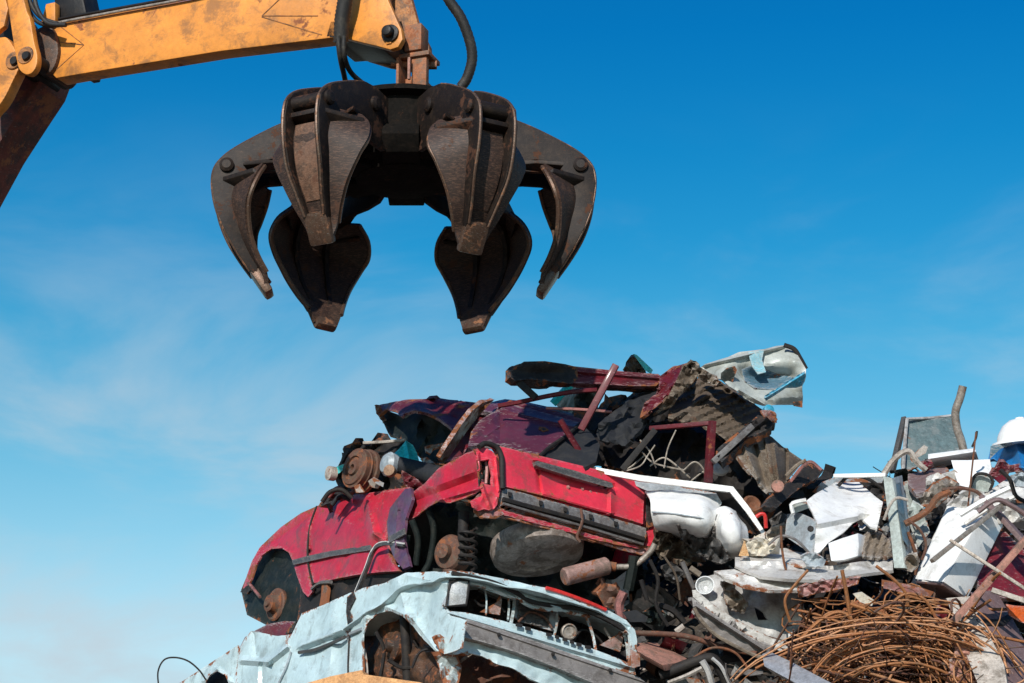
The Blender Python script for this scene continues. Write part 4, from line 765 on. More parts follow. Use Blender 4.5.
sheet3('folded_bonnet_lobe', [[P(*p) for p in r] for r in (
    [(716, 512, 15.5), (724, 507, 15.35), (732, 510, 15.35), (738, 518, 15.45)],
    [(715, 526, 15.36), (724, 522, 15.16), (736, 524, 15.15), (747, 532, 15.3)],
    [(718, 542, 15.38), (727, 541, 15.14), (738, 542, 15.12), (747, 548, 15.3)],
    [(722, 553, 15.5), (728, 555, 15.3), (734, 557, 15.3), (740, 560, 15.4)])], M['white'], wb, .01, 7, .014, .12, seed=3)
tube('panel_seam', [P(x, y, d) for x, y, d in [(715, 509, 15.44), (717, 520, 15.33), (717, 532, 15.33), (719, 546, 15.38)]], .010, M['trim'], wb, 6, 5)
tube('panel_crease', [P(x, y, d) for x, y, d in [(652, 512, 15.33), (676, 514, 15.22), (700, 518, 15.18), (714, 522, 15.34)]], .005, M['greyblue'], wb, 6, 5)
panel('dark_grey_fold', [(676, 524), (700, 527), (714, 526), (720, 540), (726, 552), (732, 560), (722, 564), (708, 560), (696, 552), (682, 540)], [(676, 524, 15.3), (714, 526, 15.3), (732, 560, 15.2), (690, 550, 15.4)], M['trim'], wb, .015, 3, .04, 8, .05, seed=6, waves=[(R(10), 9, .03)])  # dark grey fold below the white skin
panel('tangled_lining', [(656, 532), (668, 534), (684, 542), (696, 553), (706, 562), (690, 562), (668, 558), (656, 552), (652, 542)], 15.5, M['tan'], wb, .03, 3, .05, 8, .08, rag=1, seed=7)

sf = thing('silver_front_panel', 'crumpled silver car front panel with a long bent bumper under the white bonnet', 'car panel')
panel('cross_ridge', [(735, 557), (760, 558), (790, 563), (830, 566), (870, 560), (893, 557), (893, 570), (860, 574), (825, 580), (790, 579), (760, 576), (735, 566)], [(735, 560, 15.1), (800, 570, 14.95), (893, 563, 15.15)], M['silver'], sf, .02, 3.5, .02, 18, .02, seed=1, folds=[(735, 561, 892, 562, 4, .06), (735, 568, 892, 570, 3, -.04)])
panel('white_lip', [(714, 571), (735, 569), (760, 577), (790, 581), (825, 583), (838, 581), (830, 588), (800, 590), (770, 590), (745, 586), (725, 578)], [(714, 571, 14.95), (770, 583, 14.85), (838, 583, 15.0)], M['white_dull'], sf, .02, 3.5, .01, 16, .01, seed=2, folds=[(720, 573, 830, 586, 4, .05)])
panel('silver_face', [(700, 578), (716, 574), (738, 584), (765, 592), (800, 594), (805, 610), (798, 628), (780, 646), (766, 640), (748, 630), (730, 618), (712, 604), (699, 592)], [(700, 580, 15.2), (750, 595, 15.15), (805, 600, 15.15), (780, 645, 14.9), (720, 612, 15.0)], M['silver'], sf, .015, 3, .03, 26, .03, seed=3,
      holes=[[(754, 607), (762, 611), (768, 620), (758, 620)]], bumps=[(745, 605, 16, 10, -.1), (725, 590, 6, 12, .08)])
panel('dirty_patch', [(722, 582), (730, 578), (736, 592), (748, 602), (744, 614), (730, 610), (724, 598)], 14.95, M['tan_light'], sf, .015, 3, .04, 8, .06, rag=.6, seed=5)
panel('front_rim', [(692, 590), (696, 590), (712, 604), (735, 619), (755, 630), (778, 641), (790, 648), (782, 652), (760, 642), (735, 628), (708, 610), (693, 597)], 14.85, M['white_dull'], sf, .02, 3, .006, 20, .005, rag=.15, seed=6)
panel('bumper', [(692, 597), (708, 610), (735, 628), (760, 642), (775, 649), (768, 656), (758, 656), (738, 648), (715, 635), (700, 619), (693, 607)], 14.82, M['bumper'], sf, .08, 3, .015, 16, .01, seed=7, folds=[(696, 606, 764, 650, 3, .05)])
tube('bumper_edge', [P(x, y, 14.78) for x, y in [(694, 608), (701, 620), (716, 635), (739, 648), (758, 656.5), (768, 656)]], .012, M['tan_light'], sf, 6, 4)
lathe('headlamp_bowl', P(706, 588, 15.1), (-.2, -1, .1), [(.01, 0), (.05, .02), (.06, .06), (.055, .06), (.045, .03), (.01, .01)], M['lamp'], sf, 20)

# foam and small bits beside the white bonnet
tag(panel('foam_block', [(748, 541), (758, 537), (768, 540), (776, 546), (772, 553), (764, 556), (750, 556), (742, 552)], 15.1, M['cream'], None, .08, 3, .02, 8, .03, rag=.5, seed=1), 'cream torn foam lump next to the tip of the white bonnet', 'foam')
tag(panel('white_board', [(740, 557), (770, 549), (785, 548), (800, 552), (830, 561), (810, 566), (780, 562), (745, 559)], [(740, 557, 15.1), (785, 548, 15.5), (830, 561, 15.2)], M['white_dull'], None, .02, 3.5, .01, 14), 'flat weathered white board on top of the silver front panel', 'board')
tag(panel('orange_shard', [(739, 556), (745, 541), (749, 556)], 15.0, M['plank'], None, .02, 3), 'tiny orange triangular shard beside the cream foam lump', 'shard')
tag(tube('red_hook', [P(x, y, 15.2) for x, y in [(756, 517), (761, 514), (765, 516), (766, 528)]], .013, M['brightred'], None, 8, 5), 'small bright red bent hook above the tip of the white bonnet', 'hook')
tag(lathe('rusty_pot', P(752, 505, 15.5), (.3, -1, .2), [(.02, -.1), (.06, -.1), (.068, 0), (.05, .02), (.02, .0)], M['rust'], None, 18), 'round rusty orange cap behind the raised tip of the white bonnet', 'cap')
tag(panel('grey_brown_flap', [(762, 536), (772, 527), (784, 522), (790, 530), (782, 538), (772, 545)], 15.5, M['tan_light'], None, .02, 3, .02, 10, .03), 'grey-brown flap of sheet metal between the white bonnet tip and the bent white panel', 'metal sheet')

# ================================================================== dark gap under the red car: loose pieces
tag(prism('brown_plate', [(636, 643), (655, 642), (690, 660), (662, 665), (637, 651)], [(636, 645, 14.9), (655, 642, 15.2), (690, 660, 15.0)], Vector((.02, .04, -.03)), M['pinkrust'], None, .004), 'flat brown rusty plate lying in the dark right of the pale blue grille', 'plate')
tag(tube('rusty_pipe', [P(x, y, d) for x, y, d in [(634, 633, 15.0), (665, 634, 15.0), (690, 637, 14.95), (725, 648, 14.9), (757, 654, 14.8)]], .017, M['rustbrown'], None, 8, 6), 'long thin brown pipe crossing the dark gap above the brown plate', 'pipe')
wf = thing('window_frame', 'black and grey car window frame below the long brown pipe', 'window frame')
tube('seal', [P(x, y, 14.7) for x, y in [(660, 676), (684, 666), (704, 659), (714, 660), (722, 672), (730, 690)]], .035, M['dark'], wf, 8, 5)
tube('bright_edge', [P(x, y, 14.64) for x, y in [(668, 683), (686, 676), (702, 668)]], .014, M['palebeige'], wf, 5, 4)
tube('bright_edge', [P(x, y, 14.64) for x, y in [(702, 661), (708, 672), (714, 692)]], .022, M['silver'], wf, 5, 4)
tube('bright_edge', [P(x, y, 14.64) for x, y in [(712, 658), (722, 668), (732, 690)]], .011, M['silver'], wf, 5, 4)
tag(panel('door_skin', [(668, 683), (686, 677), (704, 680), (712, 700), (660, 700)], 14.9, M['pipe'], None, .02, 5, .02), 'pale brown scrap sheet inside the black window frame at the bottom', 'metal sheet')
for i, (pts, mt, w, lab) in enumerate([
    ([(622, 620), (619, 605), (624, 592)], 'pinkish', .03, 'short pink-brown strip hanging in the dark gap above the right end of the grille'),
    ([(628, 590), (632, 570), (634, 556)], 'dark_green', .035, 'dark green upright strut just right of the tail pipe of the red car'),
    ([(641, 580), (647, 600)], 'dark', .015, 'thin dark rod in the gap under the tail pipe'),
    ([(682, 562), (690, 580), (694, 588)], 'greymetal', .016, 'thin grey rod running down to the left corner of the silver front panel'),
    ([(655, 604), (672, 610), (684, 622)], 'dark', .02, 'dark bent rod deep in the gap left of the silver bumper'),
    ([(690, 568), (700, 575)], 'tan_light', .02, 'short tan stub above the silver headlamp bowl'),
    ([(676, 632), (684, 626)], 'palebeige', .02, 'pale stub lying just above the long brown pipe')]):
    tag(tube('scrap_rod', [P(x, y, 15.1 + (.2 if i in (1, 4) else 0)) for x, y in pts], w, M[mt], None, 6, 4), lab, 'rod')
tag(panel('dark_drum', [(596, 592), (604, 583), (616, 585), (623, 598), (620, 612), (604, 606)], 15.2, M['brake'], None, .1, 3.5, .02, 10, .03), 'dull brown crushed drum between the muffler and the pale blue bonnet', 'drum')
tag(panel('black_cover', [(622, 612), (636, 610), (648, 617), (646, 622), (630, 622)], 15.0, M['navy'], None, .04, 3.5, .01), 'black curved cover right of the bonnet edge of the pale blue car', 'cover')
tag(panel('wood_chip_plate', [(630, 649), (640, 654), (640, 666), (632, 668)], 14.6, M['pinkrust'], None, .02, 3.5, .01), 'narrow rust-coloured plate against the right end of the grey bumper', 'plate')

# ================================================================== right heap: white goods, frames and sheets
ap = thing('appliance_casing', 'large bent white appliance casing on the heap right of the brown underside', 'appliance casing')
panel('bent_cover', [(806, 501), (815, 494), (836, 482), (848, 481), (859, 482), (868, 490), (876, 497), (883, 502), (880, 516), (877, 529), (870, 527), (862, 519), (853, 523), (844, 532), (828, 543), (820, 552), (814, 555), (815, 540), (817, 523), (812, 512)],
      [(806, 501, 15.5), (850, 481, 16.1), (883, 502, 15.7), (877, 529, 15.35), (817, 523, 15.2), (814, 555, 15.05)], M['white'], ap, .012, 3, .012, 30, .01, seed=2, bumps=[(866, 520, 8, 6, -.12), (845, 505, 25, 12, .06)], folds=[(818, 524, 858, 516, 5, .06)])
panel('shaded_side_skin', [(787, 514), (800, 513), (816, 520), (815, 540), (812, 554), (798, 545), (785, 536)], [(787, 514, 15.5), (816, 520, 15.22), (812, 554, 15.1)], M['greyblue'], ap, .012, 3.2, .01, 16, .008, seed=3)  # face of the white casing turned from the sun, its shade painted grey-blue
panel('folded_flange', [(791, 504), (797, 501), (806, 500), (809, 508), (796, 513), (793, 513)], 15.35, M['palegreen'], ap, .02, 3, .01)
tube('white_edge', [P(x, y, 15.3) for x, y in [(806, 500), (796, 502), (791, 505), (793, 513)]], .014, M['white'], ap, 5, 2)
lathe('hole_plug', P(811, 529, 15.12), (-.5, -.8, 0), [(.005, 0), (.02, 0), (.02, .012), (.005, .015)], M['dark'], ap, 10)
tag(prism('white_box', [(828, 543), (842, 538), (858, 533), (859, 545), (858, 556), (844, 560), (831, 561)], [(828, 543, 15.1), (858, 533, 15.3), (831, 561, 14.95)], Vector((.15, .35, .05)), M['white'], None, .006), 'small clean white box tucked under the large bent appliance casing', 'box')
tag(panel('corrugated_duct', [(862, 536), (868, 531), (882, 533), (890, 540), (893, 557), (878, 558), (862, 556)], [(862, 540, 15.4), (890, 535, 15.5), (880, 558, 15.1)], M['tan_light'], None, .02, 2.6, .02, 10, .02, seed=2, waves=[(R(15), 8, .05)]), 'grey-brown ribbed duct beside the small clean white box', 'duct')
rl = thing('rail_frame', 'thin white rail with a pale blue skirt on top of the bent appliance casing', 'rail')
bar('rail', P(834, 476, 15.9), P(886, 475, 15.7), .025, .025, M['white'], rl)
panel('skirt', [(812, 492), (822, 482), (836, 477), (860, 477), (884, 477), (882, 483), (858, 482), (836, 483), (818, 494)], 16.0, M['greyblue'], rl, .01, 3.5, .02)
vp = thing('door_jamb', 'upright pale green-white metal jamb with a blue inner face in the middle of the right heap', 'door frame')
prism('white_face', [(883, 476), (892, 478), (896, 500), (900, 530), (904, 562), (905, 568), (894, 568), (890, 530), (886, 500)], [(883, 476, 15.4), (892, 478, 15.35), (900, 568, 14.9)], Vector((.03, .05, 0)), M['palegreen'], vp, .003)
prism('blue_face', [(892, 478), (902, 475), (907, 510), (914, 564), (905, 568), (900, 530)], [(892, 478, 15.36), (902, 475, 15.6), (905, 568, 14.91)], Vector((.01, .05, 0)), M['greyblue'], vp, .003)
prism('blue_recess', [(896, 484), (900, 482), (905, 520), (909, 548), (903, 540), (898, 512)], [(896, 484, 15.37), (900, 482, 15.48), (905, 545, 15.0)], Vector((.01, .03, 0)), M['steelblue'], vp, .002)
tag(panel('leaning_sheet', [(903, 482), (910, 480), (918, 492), (924, 510), (930, 532), (920, 545), (910, 520)], [(903, 482, 15.8), (930, 532, 15.4), (910, 520, 15.4)], M['palegreen'], None, .02, 3.5, .01), 'pale green-grey sheet leaning just right of the upright jamb', 'metal sheet')

tr = thing('tilted_tray', 'grey-green flat tray standing on edge against the sky at the right with a slanting leg', 'tray')
panel('tray_sheet', [(907, 419), (925, 418), (953, 416), (956, 430), (962, 450), (940, 456), (926, 462), (903, 474), (902, 462), (905, 440)], [(907, 419, 16.6), (953, 416, 16.8), (903, 474, 16.2)], M['tray'], tr, .02, 4, .015, 26, .006, seed=1)
tube('rim', [P(x, y, d) for x, y, d in [(903, 474, 16.15), (905, 440, 16.4), (907, 419, 16.57), (930, 418, 16.7), (953, 415.5, 16.8)]], .012, M['silver'], tr, 5, 1)
bar('leg', P(904.5, 418, 16.6), P(892, 472, 16.3), .035, .035, M['trim'], tr)
panel('stuck_paper', [(918, 450), (924, 445), (928, 447), (926, 453), (917, 458), (912, 463), (910, 458)], 16.2, M['palebeige'], tr, .005, 3, .01)
tag(tube('bent_pipe', [P(x, y, 16.2) for x, y in [(963, 386), (960, 398), (955.5, 412), (957, 428), (961, 440), (964, 452)]], .028, M['pipe'], None, 12, 5), 'bent grey-brown pipe sticking up beside the grey-green tray', 'pipe')
tag(tube('curled_strip', [P(x, y, 15.8) for x, y in [(884, 474), (892, 462), (902, 453), (910, 452), (917, 462), (926, 470)]], .022, M['palebeige'], None, 6, 6), 'curled pale strip arching in front of the slanting tray leg', 'strip')
tag(prism('white_shelf', [(928, 454), (975, 448), (976, 451.5), (928, 459)], [(928, 456, 15.9), (975, 450, 16.0), (928, 440, 16.2)], Vector((.1, .4, .03)), M['white'], None, .003), 'narrow white shelf edge below the bent grey-brown pipe', 'shelf')
tag(panel('open_cabinet', [(928, 459), (975, 452), (976, 460), (955, 468), (936, 474), (926, 470)], 16.2, M['dark'], None, .1, 4, .01), 'dark open drawer under the narrow white shelf edge', 'drawer')
tag(panel('brown_casing', [(908, 474), (926, 470), (944, 464), (949, 470), (940, 480), (924, 492), (916, 494), (908, 484)], [(908, 474, 15.9), (949, 468, 15.9), (916, 494, 15.4)], M['mauve'], None, .03, 3.4, .02, 14, .03, seed=3), 'brown casing wedged under the left end of the dark drawer', 'casing')
tag(prism('appliance_door_skin', [(951, 460), (968, 460), (990, 459), (992, 470), (990, 486), (975, 489), (958, 485)], [(951, 460, 15.7), (990, 459, 15.8), (975, 489, 15.5)], Vector((.05, .2, .0)), M['white'], None, .004), 'square white panel below the white shelf edge and left of the blue plastic', 'panel')
fr = thing('oven_door', 'grey rectangular oven door with a dark rim in front of the square white panel', 'oven door')
panel('glass', [(974, 477), (980, 474), (988, 476), (992, 482), (988, 492), (972, 492), (970, 486)], 15.4, M['palegreen'], fr, .02, 3, .01)
tube('rim', [P(x, y, 15.37) for x, y in [(970, 488), (974, 477), (980, 473.5), (989, 475.5), (993, 482), (990, 490)]], .01, M['dark'], fr, 6, 3)
bl = thing('plastic_tub', 'bright blue torn plastic tub under the white dome at the right edge', 'plastic tub')
panel('tub_wall', [(988, 460), (991, 446), (1001, 443), (1014, 441.5), (1028, 440), (1040, 440), (1040, 470), (1024, 468), (1012, 466), (1000, 464), (994, 459)], [(988, 455, 16.3), (1012, 445, 15.9), (1040, 445, 15.9), (1012, 466, 15.7)], M['blueplastic'], bl, .02, 3.4, .02, 16, .03, seed=2, folds=[(1016, 442, 1022, 468, 5, .08), (1000, 446, 996, 460, 4, -.05)])
panel('inner_wall', [(990, 459), (991, 446), (1010, 441), (1012, 444), (1000, 449)], 15.75, M['steelblue'], bl, .02, 3, .01)
wd = lathe('white_dome', P(1022, 440, 15.85), (-.08, -.15, 1), [(.20, -.025), (.195, -.01), (.165, .0), (.158, .03), (.15, .05), (.12, .10), (.07, .135), (.03, .142), (.028, .15), (.01, .15)], M['white'], None, 40)
tag(wd, 'rounded white dome with a wide brim sitting on the blue plastic tub', 'dome lid')
tag(panel('dark_red_fender', [(994, 470), (1000, 462), (1006, 462), (1013, 468), (1004, 474), (996, 477), (988, 483), (990, 474)], 15.55, M['maroon'], None, .03, 3, .02, 8, .03), 'small maroon crumpled scrap below the left side of the blue plastic tub', 'scrap piece')
tag(panel('red_fabric', [(1007, 466), (1016, 464), (1024, 463), (1034, 470), (1020, 472), (1007, 471)], 15.6, M['darkred'], None, .03, 3, .02, 8, .02), 'dark red scrap right under the blue plastic tub at the right edge', 'scrap piece')
tag(panel('white_grid', [(976, 500), (990, 490), (1008, 478), (1028, 472), (1034, 482), (1030, 500), (1010, 500), (992, 508), (980, 508)], [(976, 500, 15.3), (1028, 472, 15.7), (1030, 500, 15.2)], M['white_dull'], None, .02, 3.2, .03, 12, .05, seed=5, holes=[[(1000, 488), (1014, 484), (1012, 490), (1000, 494)]]), 'crumpled white perforated sheet at the right edge under the blue plastic tub', 'metal sheet')
for i, (q, mt, d, lab) in enumerate([
    ([(918, 498), (935, 482), (948, 476), (960, 484), (950, 496), (936, 508), (922, 506)], 'pipe', 15.45, 'grey warped sheet just above the big tilted white box'),
    ([(948, 505), (960, 494), (972, 488), (984, 492), (988, 502), (975, 512), (955, 514)], 'silver', 15.35, 'crumpled silver sheet touching the top corner of the big tilted white box'),
    ([(895, 470), (906, 468), (912, 480), (906, 492), (896, 484)], 'dark_green', 15.9, 'dark panel behind the top of the upright jamb'),
    ([(986, 512), (1006, 506), (1030, 504), (1030, 520), (1004, 524), (990, 522)], 'white_dull', 15.2, 'dirty white slab behind the crossing rods at the right edge'),
    ([(913, 500), (922, 508), (926, 522), (916, 530), (908, 514)], 'palegreen', 15.3, 'pale torn plate between the upright jamb and the big tilted white box'),
    ([(1000, 500), (1014, 494), (1030, 500), (1030, 510), (1008, 510)], 'greyblue', 15.4, 'blue-grey fold of sheet metal at the right edge level with the crossing rods'),
    ([(940, 476), (955, 470), (962, 478), (950, 488)], 'white_dull', 15.6, 'off-white torn corner piece left of the square white panel'),
    ([(898, 540), (914, 534), (918, 552), (912, 566), (900, 566)], 'silver', 15.2, 'shiny torn silver scrap behind the foot of the upright jamb'),
    ([(1002, 556), (1012, 545), (1030, 540), (1030, 566), (1010, 570)], 'darkred', 15.3, 'deep red sheet at the right edge behind the pink-brown beam')]):
    tag(panel('scrap_sheet', q, d, M[mt], None, .015, 3.2, .03, 12, .05, rag=.4, seed=i + 11), lab, 'metal sheet')

bx = thing('tilted_white_box', 'big white box-shaped appliance casing tilted on the heap under two crossing rods', 'appliance casing')
A, B_, C_, D_ = P(948, 506, 15.3), P(985, 511, 15.1), P(943.5, 582, 14.55), P(916, 579, 14.9)
prism_w('front_face', [A, B_, C_, D_], Vector((-.004, .015, .004)), M['white'], bx, .003)
E_, F_ = P(1003, 525, 15.25), P(967.5, 598, 14.72)
prism_w('side_face', [B_ + Vector((.003, 0, 0)), E_, F_, C_ + Vector((.003, 0, 0))], Vector((-.004, .015, 0)), M['white'], bx, .003)
prism_w('top_face', [A, B_, E_, P(975, 514, 15.6)], Vector((0, .01, -.01)), M['white_dull'], bx, .002)
prism_w('bottom_face', [D_ - ZU * .01, C_ - ZU * .01, F_ - ZU * .01, P(935, 596, 15.1)], Vector((0, .01, -.012)), M['mauve'], bx, .002)
prism_w('back_face', [A + Vector((.02, .4, 0)), E_ + Vector((0, .3, 0)), F_ + Vector((0, .3, 0)), D_ + Vector((0, .3, 0))], Vector((0, .02, 0)), M['white_dull'], bx, .002)
tag(bar('wooden_batten', P(932, 561, 14.45), P(1008, 500, 14.85), .035, .025, M['pipe']), 'pale brown batten lying diagonally over the big tilted white box, its lower end broken', 'batten')
tag(bar('metal_rod', P(950, 540, 14.4), P(1030, 592, 14.2), .022, .02, M['pipe']), 'thin grey rod running from the tilted white box down to the right edge', 'rod')
tag(bar('rusty_beam', P(1034, 530, 14.5), P(953, 622, 14.2), .05, .04, M['pinkrust']), 'pink-brown rusty beam slanting down from the right edge beside the tilted white box', 'beam')
tag(bar('weathered_board', P(983, 497, 15.0), P(1034, 552, 14.7), .09, .03, M['mauve']), 'mauve weathered board slanting under the upper end of the pale brown batten', 'board')
tag(bar('greenish_bar', P(992, 590, 14.3), P(1034, 604, 14.2), .03, .03, M['palebeige']), 'short pale bar just above the bright orange plastic at the right edge', 'bar')
tag(bar('thin_rusty_rod', P(976, 432, 15.4), P(968, 506, 15.2), .008, .008, M['rust'], bevel=0), 'thin vertical rusty rod standing in front of the square white panel', 'rod')
tag(tube('hooked_wire', [P(x, y, 15.5) for x, y in [(977, 431), (976, 438), (972, 447)]], .007, M['dark'], None, 6, 4), 'short dark hooked wire against the sky left of the blue plastic tub', 'wire')
for i, (pts, r, mt, lab) in enumerate([
    ([(905, 524), (920, 516), (930, 508), (937, 498), (950, 491)], .022, 'rust', 'orange rusty branch-like bar left of the top of the tilted white box'),
    ([(908, 532), (913, 545), (917, 560), (915, 575)], .012, 'rust', 'thin rusty rod hanging down right of the upright jamb'),
    ([(942, 490), (958, 488), (975, 491), (986, 500)], .012, 'rustbrown', 'curved brown rod above the top of the tilted white box'),
    ([(781, 526), (782, 548), (786, 570), (795, 590)], .008, 'rust', 'long thin wire dropping from the shaded grey side of the bent appliance casing'),
    ([(960, 515), (985, 500), (1010, 488)], .018, 'white', 'straight white rod above the top face of the tilted white box'),
    ([(965, 524), (990, 508), (1014, 497)], .014, 'white_dull', 'dull white rod parallel and just below the straight white rod')]):
    tag(tube('bent_rod', [P(x, y, 14.95 if i > 2 else 15.15) for x, y in pts], r, M[mt], None, 7, 6), lab, 'rod')
for i, (kind, q, d, mt, w, lab) in enumerate([
    ('t', [(838, 486), (850, 476), (868, 479), (884, 490)], 15.9, 'dark', .012, 'thin dark cable along the top of the bent appliance casing'),
    ('t', [(884, 520), (890, 505), (897, 498), (908, 500)], 15.1, 'palebeige', .010, 'thin pale strip crossing the upper part of the upright jamb'),
    ('p', [(864, 486), (880, 484), (884, 494), (872, 497)], 16.0, 'dark', 0, 'dark hollow flap behind the right corner of the bent appliance casing'),
    ('p', [(919, 462), (930, 459), (934, 466), (924, 474)], 15.8, 'darkred', 0, 'dark red chip under the left end of the white shelf edge'),
    ('p', [(926, 478), (938, 472), (946, 476), (936, 488), (926, 488)], 15.5, 'white_dull', 0, 'small dull white flap at the right of the brown casing'),
    ('p', [(906, 556), (917, 552), (920, 562), (912, 572), (904, 570)], 14.9, 'tan_light', 0, 'tan torn bit at the foot of the upright jamb'),
    ('t', [(908, 520), (920, 530), (926, 545), (922, 560)], 14.9, 'rustbrown', .009, 'brown curved rod between the upright jamb and the tilted white box'),
    ('p', [(800, 556), (812, 552), (826, 560), (822, 568), (806, 566)], 14.9, 'greyblue', 0, 'blue-grey chip just under the lower corner of the bent appliance casing'),
    ('p', [(770, 520), (782, 512), (790, 518), (784, 528), (774, 530)], 15.6, 'trim', 0, 'dark grey chip left of the shaded grey side of the bent appliance casing'),
    ('t', [(768, 545), (780, 536), (796, 540), (812, 556)], 15.05, 'greymetal', .009, 'thin grey rod lying across the flat weathered white board'),
    ('p', [(938, 600), (950, 598), (956, 612), (948, 624), (936, 616)], 14.7, 'darkred', 0, 'dark red flake in the black hollow left of the fallen cabinet'),
    ('p', [(905, 610), (920, 606), (928, 612), (918, 620), (906, 618)], 14.7, 'rust', 0, 'rust flake in the black hollow right of the wire tangle'),
    ('t', [(1000, 470), (1010, 480), (1016, 496), (1030, 504)], 15.1, 'dark', .014, 'black cable running over the crumpled white perforated sheet'),
    ('t', [(978, 512), (996, 500), (1012, 506), (1030, 518)], 14.8, 'mauve', .016, 'mauve bent strip over the dirty white slab'),
    ('p', [(1010, 476), (1022, 472), (1034, 478), (1030, 488), (1016, 486)], 15.0, 'greyblue', 0, 'blue-grey scrap on the crumpled white perforated sheet at the edge'),
    ('p', [(660, 566), (672, 562), (684, 572), (680, 584), (666, 580)], 15.4, 'trim', 0, 'dark grey torn piece under the brown tangled lining'),
    ('t', [(650, 560), (658, 580), (656, 604), (668, 626)], 15.2, 'dark', .013, 'black hose hanging in the gap between tail pipe and silver bumper'),
    ('t', [(664, 556), (676, 576), (680, 600)], 15.25, 'tan', .008, 'thin brown wire hanging beside the black hose in the gap'),
    ('p', [(642, 612), (654, 606), (666, 614), (660, 626), (646, 624)], 15.25, 'dark_green', 0, 'dark green flap deep in the gap above the long brown pipe'),
    ('t', [(690, 660), (712, 648), (734, 652), (748, 668)], 14.7, 'rust', .008, 'rusty wire looping under the right end of the long brown pipe')]):
    if kind == 't': tag(tube('scrap_strip', [P(x, y, d) for x, y in q], w, M[mt], None, 7, 6), lab, 'strip')
    else: tag(panel('scrap_flake', q, d, M[mt], None, .012, 3, .03, 10, .05, rag=.5, seed=i + 40), lab, 'scrap piece')
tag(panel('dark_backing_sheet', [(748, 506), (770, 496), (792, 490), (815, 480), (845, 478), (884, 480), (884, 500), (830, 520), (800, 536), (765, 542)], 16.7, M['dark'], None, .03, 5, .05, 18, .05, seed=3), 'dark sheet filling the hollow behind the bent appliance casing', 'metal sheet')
# lower right corner
lp = thing('fallen_cabinet', 'mauve-grey cabinet with a pale edge and a black band lying in the bottom right corner', 'cabinet')
prism('pale_edge', [(946, 598), (970, 596), (985, 626), (1004, 664), (1010, 700), (984, 700), (966, 654), (955, 622)], [(946, 600, 14.6), (970, 598, 14.55), (995, 690, 13.9)], Vector((.03, .1, 0)), M['palebeige'], lp, .004)
prism('front', [(970, 592), (996, 590), (1020, 632), (1034, 660), (1034, 720), (1010, 700), (1000, 664), (985, 628)], [(970, 596, 14.56), (996, 590, 14.8), (1034, 720, 13.95)], Vector((.03, .1, 0)), M['mauve'], lp, .004)
prism('black_band', [(976, 619), (1000, 619), (1010, 613), (1013, 618), (1004, 625), (980, 625)], [(970, 596, 14.54), (996, 590, 14.78), (1034, 720, 13.93)], Vector((.0, .02, 0)), M['dark'], lp, .002)
tag(panel('orange_plastic', [(1006, 604), (1016, 606), (1034, 608), (1034, 626), (1020, 622), (1010, 616)], 14.5, M['orangebit'], None, .03, 3, .01), 'bright orange plastic piece at the right edge beside the black band of the cabinet', 'plastic piece')
tag(panel('fallen_red_sheet', [(984, 536), (1004, 530), (1034, 560), (1034, 600), (1004, 598), (980, 590), (974, 572)], [(984, 536, 15.2), (1034, 560, 15.1), (990, 595, 14.8)], M['darkred'], None, .03, 4, .02, 20, .02), 'large deep red panel at the right edge behind the thin grey rod', 'car panel')
tag(panel('red_rust_sheet', [(958, 640), (975, 648), (1000, 662), (1034, 690), (1034, 720), (940, 720), (946, 680)], 14.2, M['pinkrust'], None, .02, 3.5, .02, 10, .03, rag=.6), 'flaking red-brown rusted sheet along the bottom edge under the fallen cabinet', 'metal sheet')
gb = tag(prism('galvanised_channel', [(762, 654), (769, 651), (790, 661), (845, 690), (845, 700), (822, 700), (790, 680), (764, 666)], [(762, 656, 14.2), (769, 650, 14.25), (845, 695, 13.8)], Vector((.05, .09, -.02)), M['aluminium'], None, .005), 'pale grey galvanised channel sticking out at the bottom left of the wire tangle', 'channel')
tag(panel('pink_torn_strip', [(797, 588), (815, 582), (836, 579), (860, 578), (858, 584), (836, 590), (815, 594), (799, 598)], 14.7, M['pinkish'], None, .02, 3, .02, 8, .03), 'pink torn strip across the top of the wire tangle', 'strip')
tag(panel('pink_flat_bar', [(882, 580), (900, 583), (922, 588), (934, 592), (930, 597), (905, 593), (882, 588)], 14.65, M['pinkish'], None, .02, 3, .01), 'pink flat bar at the top right of the wire tangle below the white box', 'bar')
tag(panel('rusty_drum_lid', [(845, 612), (862, 605), (886, 610), (888, 636), (880, 655), (858, 656), (846, 642)], 14.9, M['rustbrown'], None, .05, 4, .02, 10, .03), 'brown rusted plate buried in the middle of the wire tangle', 'plate')
tag(panel('cream_chip', [(853, 594), (862, 592), (874, 600), (872, 606), (860, 602)], 14.55, M['cream'], None, .02, 3, .01), 'cream chip lying on top of the wire tangle', 'chip')
tag(panel('brown_sheet_fold', [(880, 640), (910, 632), (930, 640), (935, 670), (925, 700), (880, 700)], 14.75, M['rustbrown'], None, .03, 4, .04, 12, .06), 'dark brown folded sheet under the right side of the wire tangle', 'metal sheet')

